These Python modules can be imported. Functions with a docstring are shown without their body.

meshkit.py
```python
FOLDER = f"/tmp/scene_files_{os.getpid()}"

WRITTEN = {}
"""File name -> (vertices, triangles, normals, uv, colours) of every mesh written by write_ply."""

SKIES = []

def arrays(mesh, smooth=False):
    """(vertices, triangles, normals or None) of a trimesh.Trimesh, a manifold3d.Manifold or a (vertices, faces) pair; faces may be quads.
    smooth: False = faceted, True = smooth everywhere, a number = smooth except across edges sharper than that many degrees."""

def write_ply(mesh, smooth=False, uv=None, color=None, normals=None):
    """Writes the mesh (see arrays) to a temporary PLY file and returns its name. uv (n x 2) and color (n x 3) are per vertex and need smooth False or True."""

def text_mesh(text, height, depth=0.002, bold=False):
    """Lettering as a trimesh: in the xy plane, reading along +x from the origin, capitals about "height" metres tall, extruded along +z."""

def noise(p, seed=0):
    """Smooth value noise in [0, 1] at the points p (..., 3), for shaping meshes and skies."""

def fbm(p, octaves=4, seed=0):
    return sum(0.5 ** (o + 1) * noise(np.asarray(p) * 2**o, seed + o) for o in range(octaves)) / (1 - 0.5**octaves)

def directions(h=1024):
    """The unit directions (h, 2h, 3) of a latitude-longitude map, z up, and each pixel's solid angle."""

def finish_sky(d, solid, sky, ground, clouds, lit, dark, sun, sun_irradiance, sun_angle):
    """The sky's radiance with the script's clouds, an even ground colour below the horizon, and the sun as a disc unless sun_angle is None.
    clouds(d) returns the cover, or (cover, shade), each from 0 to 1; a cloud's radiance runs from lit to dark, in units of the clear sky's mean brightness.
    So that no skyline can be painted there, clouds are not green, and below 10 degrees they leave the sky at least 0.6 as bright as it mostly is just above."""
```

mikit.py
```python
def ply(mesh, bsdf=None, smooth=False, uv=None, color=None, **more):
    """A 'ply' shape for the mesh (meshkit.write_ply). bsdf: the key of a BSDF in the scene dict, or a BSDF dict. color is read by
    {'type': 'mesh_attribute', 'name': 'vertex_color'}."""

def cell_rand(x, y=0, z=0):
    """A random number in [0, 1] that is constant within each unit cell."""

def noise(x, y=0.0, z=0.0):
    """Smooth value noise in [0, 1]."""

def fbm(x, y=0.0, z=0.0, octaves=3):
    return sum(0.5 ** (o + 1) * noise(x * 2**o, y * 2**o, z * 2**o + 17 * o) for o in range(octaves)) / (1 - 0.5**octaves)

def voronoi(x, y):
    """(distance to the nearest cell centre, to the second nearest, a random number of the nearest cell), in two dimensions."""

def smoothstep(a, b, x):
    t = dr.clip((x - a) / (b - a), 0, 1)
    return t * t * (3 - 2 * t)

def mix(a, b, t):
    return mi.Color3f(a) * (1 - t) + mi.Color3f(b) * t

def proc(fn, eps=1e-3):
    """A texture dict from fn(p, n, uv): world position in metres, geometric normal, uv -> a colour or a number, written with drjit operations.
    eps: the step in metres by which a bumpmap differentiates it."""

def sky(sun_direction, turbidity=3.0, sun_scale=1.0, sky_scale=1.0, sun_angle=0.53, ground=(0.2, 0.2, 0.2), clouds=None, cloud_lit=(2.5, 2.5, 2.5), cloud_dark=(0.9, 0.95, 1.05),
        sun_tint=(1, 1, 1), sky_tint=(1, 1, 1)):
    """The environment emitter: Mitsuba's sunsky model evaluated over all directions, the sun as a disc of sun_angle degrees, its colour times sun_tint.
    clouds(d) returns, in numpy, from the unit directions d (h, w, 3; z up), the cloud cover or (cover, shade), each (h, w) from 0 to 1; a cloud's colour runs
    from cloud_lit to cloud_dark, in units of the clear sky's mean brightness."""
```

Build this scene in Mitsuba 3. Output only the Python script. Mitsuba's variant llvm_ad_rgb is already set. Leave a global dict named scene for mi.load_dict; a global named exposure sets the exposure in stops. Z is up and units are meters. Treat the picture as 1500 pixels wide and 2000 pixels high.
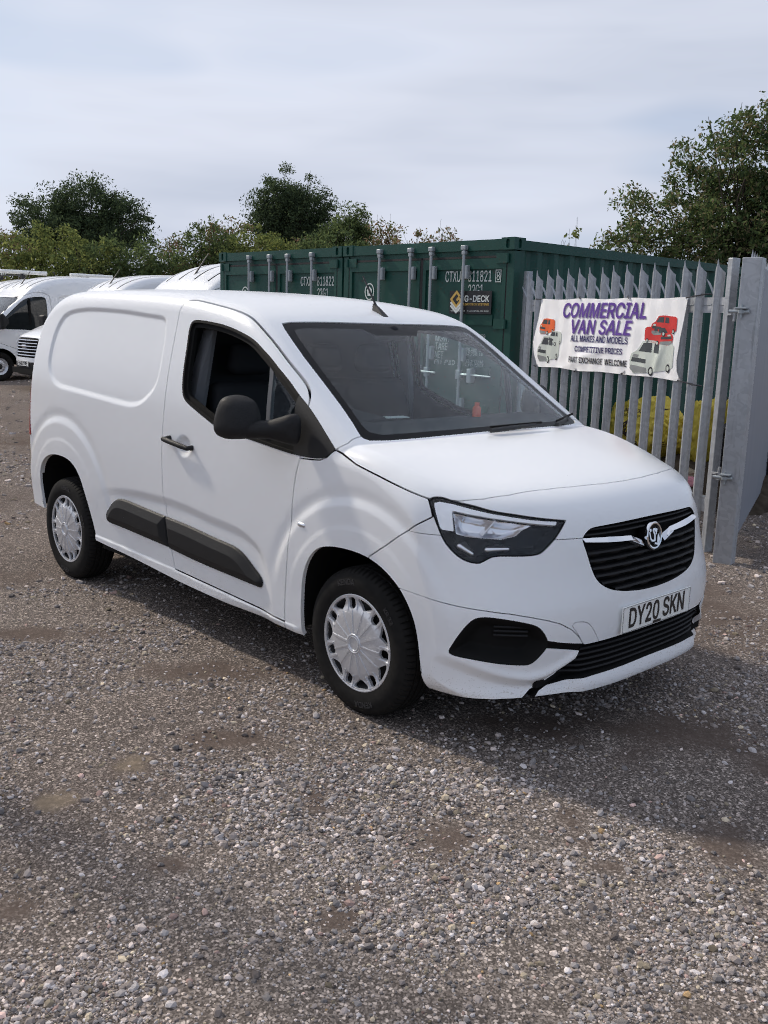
import math, random
import numpy as np, trimesh, shapely, shapely.affinity, mitsuba as mi, mikit, meshkit, drjit as dr
from shapely.geometry import Polygon, LineString, Point, box as sbox
from shapely.ops import unary_union
from scipy.interpolate import CubicSpline
from scipy.ndimage import map_coordinates, spline_filter
from scipy.spatial import cKDTree
from trimesh.transformations import rotation_matrix as rotm
import manifold3d as m3
from mikit import proc, noise, fbm, voronoi, cell_rand, smoothstep, mix
rng = np.random.default_rng(7); random.seed(7)
TF = mi.ScalarTransform4f
PI = math.pi
scene, labels = {}, {}

# ------------------------------------------------------------------ camera, sky, exposure
# z up, metres; the parked van heads along +x with its front axle over the origin, its near flank at y < 0
EYE = np.array([2.9028, -3.4683, 1.6848]); YAW, PITCH, ROLL, FOCAL = 2.38402, .198437, .029431, 1863.0
_f = np.array([math.cos(YAW) * math.cos(PITCH), math.sin(YAW) * math.cos(PITCH), -math.sin(PITCH)])
_r = np.cross(_f, [0, 0, 1]); _r /= np.linalg.norm(_r); _u = np.cross(_r, _f)
_up = -_r * math.sin(ROLL) + _u * math.cos(ROLL)
scene['camera'] = {'type': 'perspective', 'fov': math.degrees(2 * math.atan(750 / FOCAL)), 'fov_axis': 'x', 'near_clip': .05, 'far_clip': 2000.,
                   'to_world': TF().look_at(origin=EYE.tolist(), target=(EYE + _f).tolist(), up=_up.tolist())}
SUN = np.array([-1.2, -.25, 1.0]); SUN /= np.linalg.norm(SUN)
def clouds(d):
    """thin high cloud, streaked, whiter towards the sun and opening to blue away from it"""
    z = np.maximum(d[..., 2], .0); c = d @ SUN
    q = np.stack([d[..., 0] / (z + .16), d[..., 1] / (z + .16), 0 * z], -1)
    a = meshkit.fbm(q * [.55, .9, 1] + 3.1, 5, 3)
    b = meshkit.fbm(np.stack([d[..., 0] * 3, d[..., 1] * 3, d[..., 2] * 16], -1) + 7, 5, 9)
    el = np.arcsin(np.clip(d[..., 2], -1, 1)); az = np.arctan2(d[..., 1], d[..., 0])
    st = meshkit.fbm(np.stack([az * 2.2 + el * 2.0, el * 24, 0 * z], -1) + 11, 4, 17); gap = np.clip((meshkit.fbm(np.stack([az * 2.6, el * 13, 0 * z + 3], -1), 3, 23) - .60) / .1, 0, 1) * np.clip(1.6 - el * 3.2, 0, 1)
    near = np.clip((c + .5) / 1.1, 0, 1)
    cover = np.clip(.55 + .40 * near + .9 * (a - .45) + .5 * (b - .5) - .22 * gap, .12, .985)
    shade = np.clip(.72 - .42 * near + 1.5 * (a - .5) + 1.3 * (b - .5) + .75 * (st - .5), 0, 1)
    return cover, shade
scene['sky'] = mikit.sky(SUN, turbidity=3.5, sun_scale=.78, sun_angle=3.5, ground=(.15, .14, .13), clouds=clouds,
                         cloud_lit=(2.80, 2.92, 3.30), cloud_dark=(1.78, 1.98, 2.42), sun_tint=(.86, .965, 1.15), sky_tint=(.96, 1, 1.05))
exposure = 1.64

# ------------------------------------------------------------------ helpers
def rgb(*c): return {'type': 'rgb', 'value': list(c) if len(c) == 3 else [c[0]] * 3}
def col(c): return c if isinstance(c, dict) else rgb(*c) if isinstance(c, (tuple, list)) else rgb(c)
def princ(name, c, rough=.5, two=True, **k):
    b = {'type': 'principled', 'base_color': col(c), 'roughness': rough if isinstance(rough, dict) else float(rough), **k}
    scene[name] = {'type': 'twosided', 'inner': b} if two else b
def flat(name, c): scene[name] = {'type': 'twosided', 'inner': {'type': 'diffuse', 'reflectance': col(c)}}
def freekey(k):
    if k not in scene and k not in labels: return k
    i = 1
    while f'{k}_{i:03d}' in scene or f'{k}_{i:03d}' in labels: i += 1
    return f'{k}_{i:03d}'
def add(key, mesh, bsdf, smooth=False, label=None, cat=None, group=None, kind=None, xf=None, **kw):
    """one entry of the scene"""
    key = freekey(key)
    if xf is not None: mesh = mesh.copy(); mesh.apply_transform(xf)
    scene[key] = mikit.ply(mesh, bsdf, smooth, **kw) if not isinstance(mesh, dict) else {**mesh, 'bsdf': {'type': 'ref', 'id': bsdf}}
    say(key, label, cat, group, kind)
    return key
def say(key, label=None, cat=None, group=None, kind=None):
    d = {k: v for k, v in (('label', label), ('category', cat), ('group', group), ('kind', kind)) if v}
    if d: labels[key] = d
def thing(name, label, cat, group=None):
    key = freekey(name); say(key, label, cat, group); return key
cat_ = trimesh.util.concatenate
def box(x0, x1, y0, y1, z0, z1):
    m = trimesh.creation.box([x1 - x0, y1 - y0, z1 - z0]); m.apply_translation([(x0 + x1) / 2, (y0 + y1) / 2, (z0 + z1) / 2]); return m
def rbox(x0, x1, y0, y1, z0, z1, r=.01, n=8):
    """box with rounded edges"""
    s = m3.Manifold.sphere(r, n)
    P = [s.translate((a, b, c)) for a in (x0 + r, x1 - r) for b in (y0 + r, y1 - r) for c in (z0 + r, z1 - r)]
    return tm(m3.Manifold.batch_hull(P))
def tm(man):
    m = man.to_mesh(); return trimesh.Trimesh(np.array(m.vert_properties[:, :3]), np.array(m.tri_verts), process=False)
def hull(pts_r, n=20):
    return m3.Manifold.batch_hull([m3.Manifold.sphere(r, n).translate(tuple(map(float, p))) for p, r in pts_r])
def tube(pts, rad, n=8, caps=True):
    """a tube along points, radius constant or per point"""
    p = np.asarray(pts, float); r = np.broadcast_to(rad, (len(p),)).astype(float)
    t = np.gradient(p, axis=0); t /= np.linalg.norm(t, axis=1, keepdims=True) + 1e-12
    a = np.cross(t, [0.31, .17, .93]); a /= np.linalg.norm(a, axis=1, keepdims=True) + 1e-12
    b = np.cross(t, a); g = np.arange(n) * 2 * PI / n
    v = p[:, None] + r[:, None, None] * (np.cos(g)[None, :, None] * a[:, None] + np.sin(g)[None, :, None] * b[:, None])
    i, j = np.meshgrid(np.arange(len(p) - 1), np.arange(n), indexing='ij')
    q = np.stack([i * n + j, i * n + (j + 1) % n, (i + 1) * n + (j + 1) % n, (i + 1) * n + j], -1).reshape(-1, 4)
    f = [q[:, [0, 1, 2]], q[:, [0, 2, 3]]]; v = v.reshape(-1, 3)
    if caps:
        k = len(v); v = np.vstack([v, p[:1], p[-1:]]); j = np.arange(n); e = (len(p) - 1) * n
        f += [np.stack([j * 0 + k, (j + 1) % n, j], 1), np.stack([j * 0 + k + 1, e + j, e + (j + 1) % n], 1)]
    m = trimesh.Trimesh(v, np.vstack(f), process=False); m.fix_normals(); return m
def extr(poly, h):
    gs = [g for g in getattr(poly, 'geoms', [poly]) if g.area > 1e-9]
    return cat_([trimesh.creation.extrude_polygon(g, h, engine='earcut') for g in gs])
def frame(mesh, O, R, U):
    """put a mesh drawn in xy (facing +z) at O with axes R, U, R x U"""
    M = np.eye(4); R, U = np.array(R, float), np.array(U, float); M[:3, 0], M[:3, 1], M[:3, 2], M[:3, 3] = R, U, np.cross(R, U), O
    mesh = mesh.copy(); mesh.apply_transform(M); return mesh
def text(s, h, w=None, bold=False, depth=.002, shear=0.):
    """lettering of height h stretched to width w"""
    m = meshkit.text_mesh(s, h, depth, bold); lo, hi = m.bounds
    m.apply_translation([-lo[0], 0, 0])
    if w: m.apply_scale([w / (hi[0] - lo[0]), 1, 1])
    if shear: m.vertices[:, 0] += shear * m.vertices[:, 1]
    return m
def revolve_y(prof, n=64):
    """revolve (radius, y) round the y axis"""
    m = trimesh.creation.revolve(np.asarray(prof, float), sections=n)
    m.apply_transform(rotm(-PI / 2, [1, 0, 0])); return m
def sst(a,b,x):
    t=np.clip((x-a)/(b-a),0,1);return t*t*(3-2*t)
def spline(pts,n=40,closed=False,sharp=()):
    """smooth polyline through pts; indices in sharp are corners"""
    pts=np.asarray(pts,float);N=len(pts)
    if closed:
        if not len(sharp):
            q=np.vstack([pts,pts[:1]]);t=np.r_[0,np.cumsum(np.linalg.norm(np.diff(q,axis=0),axis=1)**.5)]
            return CubicSpline(t,q,bc_type='periodic')(np.linspace(0,t[-1],n*N,endpoint=False))
        k=sharp[0];pts=np.vstack([pts[k:],pts[:k+1]]);sharp=sorted({(i-k)%N for i in sharp}|{N})
    else: sharp=sorted(set(sharp)|{0,N-1})
    if 0 not in sharp: sharp=[0]+list(sharp)
    out=[]
    for a,b in zip(sharp[:-1],sharp[1:]):
        q=pts[a:b+1]
        if len(q)==2: out.append(q[:1]+(q[1:]-q[:1])*np.linspace(0,1,4)[:-1,None]);continue
        t=np.r_[0,np.cumsum(np.linalg.norm(np.diff(q,axis=0),axis=1)**.5)]
        out.append(CubicSpline(t,q,bc_type='natural')(np.linspace(0,t[-1],n*(b-a),endpoint=False)))
    return np.vstack(out+([] if closed else [pts[-1:]]))
def poly_sd(poly,P,far=.15):
    """signed distance (negative inside) of 2-D points to a closed polygon, exact near it"""
    P=np.asarray(P,float);out=np.full(len(P),far)
    lo,hi=poly.min(0)-far,poly.max(0)+far
    idx=np.nonzero(((P>lo)&(P<hi)).all(1))[0]
    A=poly;B=np.roll(poly,-1,0);E=B-A;L=np.maximum((E*E).sum(1),1e-18)
    for s in range(0,len(idx),4000):
        q=P[idx[s:s+4000]];D=q[:,None]-A[None]
        t=np.clip((D*E).sum(2)/L,0,1)
        d2=((D-t[...,None]*E)**2).sum(2).min(1)
        up=(A[None,:,1]>q[:,None,1])!=(B[None,:,1]>q[:,None,1])
        xs=A[:,0]+(q[:,None,1]-A[:,1])*E[:,0]/np.where(E[:,1]==0,1e-18,E[:,1])
        ins=((xs>q[:,None,0])&up).sum(1)%2==1
        out[idx[s:s+4000]]=np.where(ins,-1,1)*np.sqrt(d2)
    return np.clip(out,-1,far)
class Profile:
    """signed distance of a closed outline in the x-z plane, tabulated"""
    def __init__(s,poly,h=.01,m=.35):
        s.lo=poly.min(0)-m;s.h=h;n=np.ceil((poly.max(0)+m-s.lo)/h).astype(int)+1
        g=np.stack(np.meshgrid(s.lo[0]+np.arange(n[0])*h,s.lo[1]+np.arange(n[1])*h,indexing='ij'),-1).reshape(-1,2)
        A=poly;B=np.roll(poly,-1,0);E=B-A;L=np.linalg.norm(E,axis=1);cnt=np.maximum(2,(L/.003).astype(int))
        sid=np.repeat(np.arange(len(A)),cnt);fr=np.concatenate([np.arange(c)/c for c in cnt])
        _,k=cKDTree(A[sid]+E[sid]*fr[:,None]).query(g);d=np.full(len(g),9.)
        for o in(-1,0,1):
            j=(sid[k]+o)%len(A);t=np.clip(((g-A[j])*E[j]).sum(1)/np.maximum(L[j]**2,1e-18),0,1);d=np.minimum(d,np.linalg.norm(g-A[j]-t[:,None]*E[j],axis=1))
        A=poly;B=np.roll(poly,-1,0);ins=np.zeros(len(g),bool)
        for a,b in zip(A,B):
            up=(a[1]>g[:,1])!=(b[1]>g[:,1])
            if a[1]!=b[1]: ins^=up&(g[:,0]<a[0]+(g[:,1]-a[1])*(b[0]-a[0])/(b[1]-a[1]))
        s.t=np.where(ins,-d,d).reshape(n)
        
        s.c=spline_filter(s.t,order=3)
    def __call__(s,x,z):
        sh=x.shape
        return map_coordinates(s.c,[((x-s.lo[0])/s.h).ravel(),((z-s.lo[1])/s.h).ravel()],order=3,prefilter=False,mode='nearest').reshape(sh)
def smax(a,b,r):
    return np.minimum(-r*0,np.maximum(a,b))*0+np.where((a>-r)&(b>-r),np.sqrt(np.maximum(a+r,0)**2+np.maximum(b+r,0)**2)-r,np.maximum(a,b))
def surface_net(F,lo,hi,h):
    """mesh of F = 0 on a grid of step h; normals from F"""
    n=np.ceil((np.array(hi)-lo)/h).astype(int)+1
    ax=[lo[k]+np.arange(n[k])*h for k in range(3)]
    V=np.empty(n,np.float32)
    for i in range(0,n[0],24):
        X,Y,Z=np.meshgrid(ax[0][i:i+24],ax[1],ax[2],indexing='ij');V[i:i+24]=F(X,Y,Z)
    S=V<0
    c=[S[a:n[0]-1+a,b:n[1]-1+b,d:n[2]-1+d] for a in(0,1) for b in(0,1) for d in(0,1)]
    cnt=sum(x.astype(np.int8) for x in c)
    I=np.argwhere((cnt>0)&(cnt<8));num=np.full(n-1,-1);num[tuple(I.T)]=np.arange(len(I))
    acc=np.zeros((len(I),3));k=np.zeros(len(I))
    for a in range(3):
        o=[b for b in range(3) if b!=a]
        for u in(0,1):
            for w in(0,1):
                off=np.zeros(3,int);off[o[0]]=u;off[o[1]]=w
                p0=I+off;p1=p0.copy();p1[:,a]+=1
                v0=V[tuple(p0.T)];v1=V[tuple(p1.T)];m=(v0<0)!=(v1<0)
                t=np.where(m,v0/np.where(m,v0-v1,1),0)
                q=p0.astype(float);q[:,a]+=t
                acc+=q*m[:,None];k+=m
    P=np.array(lo)+acc/k[:,None]*h
    Q=[]
    for a in range(3):
        b,d=(a+1)%3,(a+2)%3
        sl0=[slice(1,n[j]-1) for j in range(3)];sl0[a]=slice(0,n[a]-1)
        sl1=list(sl0);sl1[a]=slice(1,n[a])
        m=S[tuple(sl0)]!=S[tuple(sl1)]
        E=np.argwhere(m)+[0 if j==a else 1 for j in range(3)]
        fl=S[tuple(E.T)]
        g=[]
        for u,w in((0,0),(1,0),(1,1),(0,1)):
            q=E.copy();q[:,b]-=1-u;q[:,d]-=1-w;g.append(num[tuple(q.T)])
        g=np.stack(g,1);g[~fl]=g[~fl][:,::-1];Q.append(g)
    Q=np.vstack(Q)
    return P,np.vstack([Q[:,[0,1,2]],Q[:,[0,2,3]]])
def grad(F,P,e=1.5e-3):
    x,y,z=P.T
    g=np.stack([F(x+e,y,z)-F(x-e,y,z),F(x,y+e,z)-F(x,y-e,z),F(x,y,z+e)-F(x,y,z-e)],1)/(2*e)
    return g
def project(F,P,it=3,lim=.02):
    for _ in range(it):
        g=grad(F,P);L=np.maximum((g*g).sum(1),1e-6)
        P=P-np.clip(F(*P.T)/np.sqrt(L),-lim,lim)[:,None]*g/np.sqrt(L)[:,None]
    g=grad(F,P)
    return P,g/np.maximum(np.linalg.norm(g,axis=1,keepdims=True),1e-9)
def clip(P,T,d,*attrs):
    """the part of the triangles where d < 0, cut along d = 0"""
    d=np.where(np.abs(d)<1e-7,-1e-7,d)
    ins=d<0;c=ins[T].sum(1)
    keep=[T[c==3]];V=[P];A=[list(attrs)]
    new={};edges=[]
    one=T[c==1];two=T[c==2]
    def roll(t,want):
        k=np.argmax(ins[t]==want,axis=1);return np.take_along_axis(t,(k[:,None]+np.arange(3))%3,1)
    one=roll(one,True) if len(one) else one;two=roll(two,False) if len(two) else two
    E=np.vstack([one[:,[0,1]],one[:,[0,2]],two[:,[0,1]],two[:,[0,2]]]) if len(one)+len(two) else np.zeros((0,2),int)
    Es=np.sort(E,1);u,inv=np.unique(Es,axis=0,return_inverse=True);inv=np.asarray(inv).ravel()
    t=d[u[:,0]]/(d[u[:,0]]-d[u[:,1]]) if len(u) else np.zeros(0)
    mixv=lambda a:np.concatenate([a,a[u[:,0]]*(1-t).reshape(-1,*[1]*(a.ndim-1))+a[u[:,1]]*t.reshape(-1,*[1]*(a.ndim-1))])
    n=len(P);ids=inv+n;n1,n2=len(one),len(two)
    a,b,cx,dx=ids[:n1],ids[n1:2*n1],ids[2*n1:2*n1+n2],ids[2*n1+n2:]
    if n1: keep.append(np.stack([one[:,0],a,b],1))
    if n2: keep+= [np.stack([cx,two[:,1],two[:,2]],1),np.stack([cx,two[:,2],dx],1)]
    T2=np.vstack(keep);arr=[mixv(x) for x in (P,)+attrs]
    us=np.unique(T2);m=np.full(len(arr[0]),-1);m[us]=np.arange(len(us))
    T2=m[T2];arr=[x[us] for x in arr]
    ok=(T2[:,0]!=T2[:,1])&(T2[:,1]!=T2[:,2])&(T2[:,0]!=T2[:,2])
    return (arr[0],T2[ok],*arr[1:])
def rim(T):
    e=np.vstack([T[:,[0,1]],T[:,[1,2]],T[:,[2,0]]]);s=np.sort(e,1)
    u,i,c=np.unique(s,axis=0,return_index=True,return_counts=True)
    return e[i[c==1]]
# ------------------------------------------------------------------ materials
def vcol(): return {'type': 'mesh_attribute', 'name': 'vertex_color'}
MUD = [(-.16, -1.85, .10, .11), (-.08, -2.19, .08, .09), (.96, -1.31, .13, .22), (1.61, -.6, .12, .16), (1.02, .09, .42, .30), (-.1, -1.44, .22, .12),
       (1.05, -1.85, .10, .07), (.51, -2.08, .09, .05), (.99, -1.72, .07, .05), (.61, -.33, .30, .14), (.42, -2.54, .10, .07), (1.35, .11, .13, .25), (.45, -1.45, .06, .16), (1.25, -.95, .05, .2),
       (-.81, -1.05, .55, .16), (1.4, -1.03, .12, .06), (.1, 1.9, .5, .7), (-1.9, -1.5, .5, .12), (-3.2, -1.4, .5, .2), (-6, -1, .9, .5), (-9, 2, 1.2, .9)]
TANPATCH = (0, 1)
CA, SA = math.cos(math.radians(50)), math.sin(math.radians(50))
def mud_np(x, y):
    m = np.zeros_like(x); w = .5 * (meshkit.fbm(np.stack([x * 9, y * 9, 0 * x], -1), 3, 5) - .5)
    for (cx, cy, a, b) in MUD:
        u, v = ((x - cx) * CA + (y - cy) * SA) / a, (-(x - cx) * SA + (y - cy) * CA) / b
        m = np.maximum(m, np.clip(1.25 - np.sqrt(u * u + v * v) + 3.2 * w, 0, 1))
    return m
def ground_col(p, n, uv):
    x, y = p.x, p.y
    wob = .5 * (fbm(x * 9, y * 9, 0, 3) - .5)
    mud, tan = mi.Float(0), mi.Float(0)
    for i, (cx, cy, a, b) in enumerate(MUD):
        u, v = ((x - cx) * CA + (y - cy) * SA) / a, ((y - cy) * CA - (x - cx) * SA) / b
        m = dr.clip(1.25 - dr.sqrt(u * u + v * v) + 3.2 * wob, 0, 1); mud = dr.maximum(mud, m)
        if i in TANPATCH: tan = dr.maximum(tan, m)
    d1, s1, r1 = voronoi(x * 190, y * 190); d2, s2, r2 = voronoi(x * 90 + 7, y * 90)
    big = fbm(x * .8 + 3, y * .8, 0, 4)
    k = smoothstep(.05, .45, s2 - d2)
    v = dr.lerp(.065 + .15 * r1 * r1, .07 + .40 * r2 * r2 * r2, dr.select(r2 > .72, k, 0.))
    grit = mix((1.12, .93, .83), (1.14, .98, .87), big) * v * (.85 + .45 * big)
    soil = mix((.112, .087, .074), (.20, .160, .120), smoothstep(.25, .8, tan)) * (.75 + .5 * fbm(x * 60, y * 60, 0, 3))
    return grit * (1 - .85 * mud) + soil * (.85 * mud)
scene['ground_mat'] = {'type': 'twosided', 'inner': {'type': 'diffuse', 'reflectance': proc(ground_col)}}
scene['stone_mat'] = {'type': 'twosided', 'inner': {'type': 'diffuse', 'reflectance': vcol()}}
def galv(p, n, uv):
    d, s, r = voronoi((p.x + .7 * p.y) * 38 + 9 * fbm(p.x * 9, p.y * 9, p.z * 9, 2), p.z * 38 + p.y * 11)
    f = fbm(p.x * 5, p.y * 5, p.z * 2.2, 4)
    st = smoothstep(.62, .8, fbm((p.x + p.y) * 26, p.z * 3, 4., 3))
    return mix((.31, .325, .345), (.46, .475, .50), .5 * f + .5 * r) * (1 - .22 * st)
princ('galv', proc(galv), .42, metallic=.35, specular=.5)
def sheet_c(p, n, uv):
    f = fbm(p.y * 30, p.x * 30, p.z * 1.3, 4); g = fbm(p.y * 2, p.x * 2, p.z * 1.4, 3)
    return mix((.20, .215, .25), (.27, .285, .32), .6 * f + .4 * g)
princ('galv_sheet', proc(sheet_c), .5, metallic=.3, specular=.5)
def green_c(p, n, uv):
    f = fbm(p.x * 2.3, p.y * 2.3, p.z * 1.1, 4); sc = smoothstep(.7, .78, fbm(p.x * 14 + 3, p.y * 14, p.z * 40, 3))
    ru = smoothstep(.74, .8, fbm(p.x * 31, p.y * 31, p.z * 31, 3))
    c = mix((.009, .052, .041), (.015, .074, .058), f)
    return mix(mix(c, (.05, .09, .08), .35 * sc), (.05, .025, .014), .6 * ru)
princ('green_paint', proc(green_c), .42, specular=.3)
princ('gasket', (.012, .012, .013), .6)
princ('zinc_rod', (.33, .36, .38), .42, metallic=.4)
princ('mark_white', (.62, .66, .64), .6)
princ('sign_black', (.008, .008, .011), .35)
princ('sign_gold', (.52, .34, .08), .4)
princ('black_plastic', (.018, .018, .019), .55, specular=.5)
princ('dark_wood', (.09, .07, .05), .9)

# ------------------------------------------------------------------ ground
def ground_h(x, y):
    q = np.stack([x, y, 0 * x], -1)
    return (.05 * (meshkit.fbm(q * .55 + 5, 3, 2) - .5) + .022 * (meshkit.fbm(q * 3.1, 3, 4) - .5)) * np.exp(-((x - 0) ** 2 + (y + .3) ** 2) / 60)
def lines(a, b, h, far):
    m = np.arange(a, b + h / 2, h); s = [h]
    while sum(s) < far: s.append(s[-1] * 1.22)
    e = np.cumsum(s); return np.r_[a - e[::-1], m, b + e]
gx, gy = lines(-4.5, 3.4, .05, 420), lines(-3.6, 4.6, .05, 420)
GX, GY = np.meshgrid(gx, gy, indexing='ij'); nX, nY = GX.shape
gi = np.arange(nX * nY).reshape(nX, nY)
gq = np.stack([gi[:-1, :-1], gi[1:, :-1], gi[1:, 1:], gi[:-1, 1:]], -1).reshape(-1, 4)
gv = np.stack([GX, GY, ground_h(GX, GY)], -1).reshape(-1, 3)
add('gravel_yard', trimesh.Trimesh(gv, np.vstack([gq[:, [0, 1, 2]], gq[:, [0, 2, 3]]]), process=False), 'ground_mat', True,
    'wide compacted yard of grey gravel with brown mud patches', kind='structure')

def stones(n, r0, r1, rmed, rsig, spread, seed, faces=20):
    g = np.random.default_rng(seed)
    rad = np.sqrt(g.uniform(r0 * r0, r1 * r1, n)); az = YAW + g.uniform(-spread, spread, n)
    x, y = EYE[0] + rad * np.cos(az), EYE[1] + rad * np.sin(az)
    keep = g.random(n) < (1 - .88 * mud_np(x, y)) * np.clip(.58 + 6.0 * (meshkit.fbm(np.stack([x * 1.9, y * 1.9, 0 * x], -1), 4, 8) - .5), .13, 1)
    for wx in (0., -2.785): keep &= ~((np.abs(x - wx) < .16) & (np.abs(np.abs(y) - .775) < .13))
    x, y = x[keep], y[keep]; n = len(x)
    base = trimesh.creation.icosahedron() if faces == 20 else trimesh.creation.box([1.5, 1.3, 1.2])
    bv, bf = np.array(base.vertices), np.array(base.faces); V = len(bv)
    variants = np.stack([bv * g.uniform(.68, 1.12, (V, 1)) for _ in range(24)])
    s = np.clip(rmed * np.exp(rsig * g.standard_normal(n)), rmed * .35, rmed * 3.4)
    sc = s[:, None] * np.stack([g.uniform(.8, 1.45, n), g.uniform(.7, 1.1, n), g.uniform(.5, .85, n)], 1)
    v = variants[g.integers(0, 24, n)] * sc[:, None]
    t, k = g.uniform(0, 2 * PI, n), g.uniform(-.5, .5, n)
    v = np.stack([v[..., 0] * np.cos(k)[:, None] - v[..., 2] * np.sin(k)[:, None], v[..., 1], v[..., 0] * np.sin(k)[:, None] + v[..., 2] * np.cos(k)[:, None]], -1)
    v = np.stack([v[..., 0] * np.cos(t)[:, None] - v[..., 1] * np.sin(t)[:, None], v[..., 0] * np.sin(t)[:, None] + v[..., 1] * np.cos(t)[:, None], v[..., 2]], -1)
    v += np.stack([x, y, ground_h(x, y) + sc[:, 2] * g.uniform(-.35, .6, n)], -1)[:, None]
    f = bf[None] + (np.arange(n) * V)[:, None, None]
    lum = np.clip(.295 * np.exp(.46 * g.standard_normal(n)), .075, .74)
    tint = np.where((g.random(n) < .5)[:, None], [1.10, .95, .88], [1.04, .96, .94]); u = g.random(n)
    tint = np.where((u < .10)[:, None], [1.12, .95, .72], tint); tint = np.where((u < .005)[:, None], [1.35, .92, .5], tint); tint = np.where((u > .975)[:, None], [1.2, .85, .75], tint)
    c = np.repeat((lum[:, None] * tint)[:, None], V, 1)
    return v.reshape(-1, 3), f.reshape(-1, 3), c.reshape(-1, 3)
parts = [stones(34000, 1.25, 2.7, .0030, .40, .55, 15), stones(58000, 1.25, 3.4, .0049, .50, .55, 11), stones(36000, 3.2, 6.0, .0056, .46, .50, 12), stones(20000, 5.8, 12, .009, .45, .48, 13, 12), stones(9000, 12, 27, .017, .4, .46, 14, 12)]
off = np.cumsum([0] + [len(q[0]) for q in parts])
sv = np.vstack([q[0] for q in parts]); sf = np.vstack([q[1] + o for q, o in zip(parts, off)]); sc_ = np.vstack([q[2] for q in parts])
scene['loose_gravel'] = mikit.ply((sv, sf), 'stone_mat', False, color=np.clip(sc_, 0, 1))
say('loose_gravel', 'loose grey and tan gravel stones scattered over the yard', 'gravel', None, 'stuff')

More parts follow.
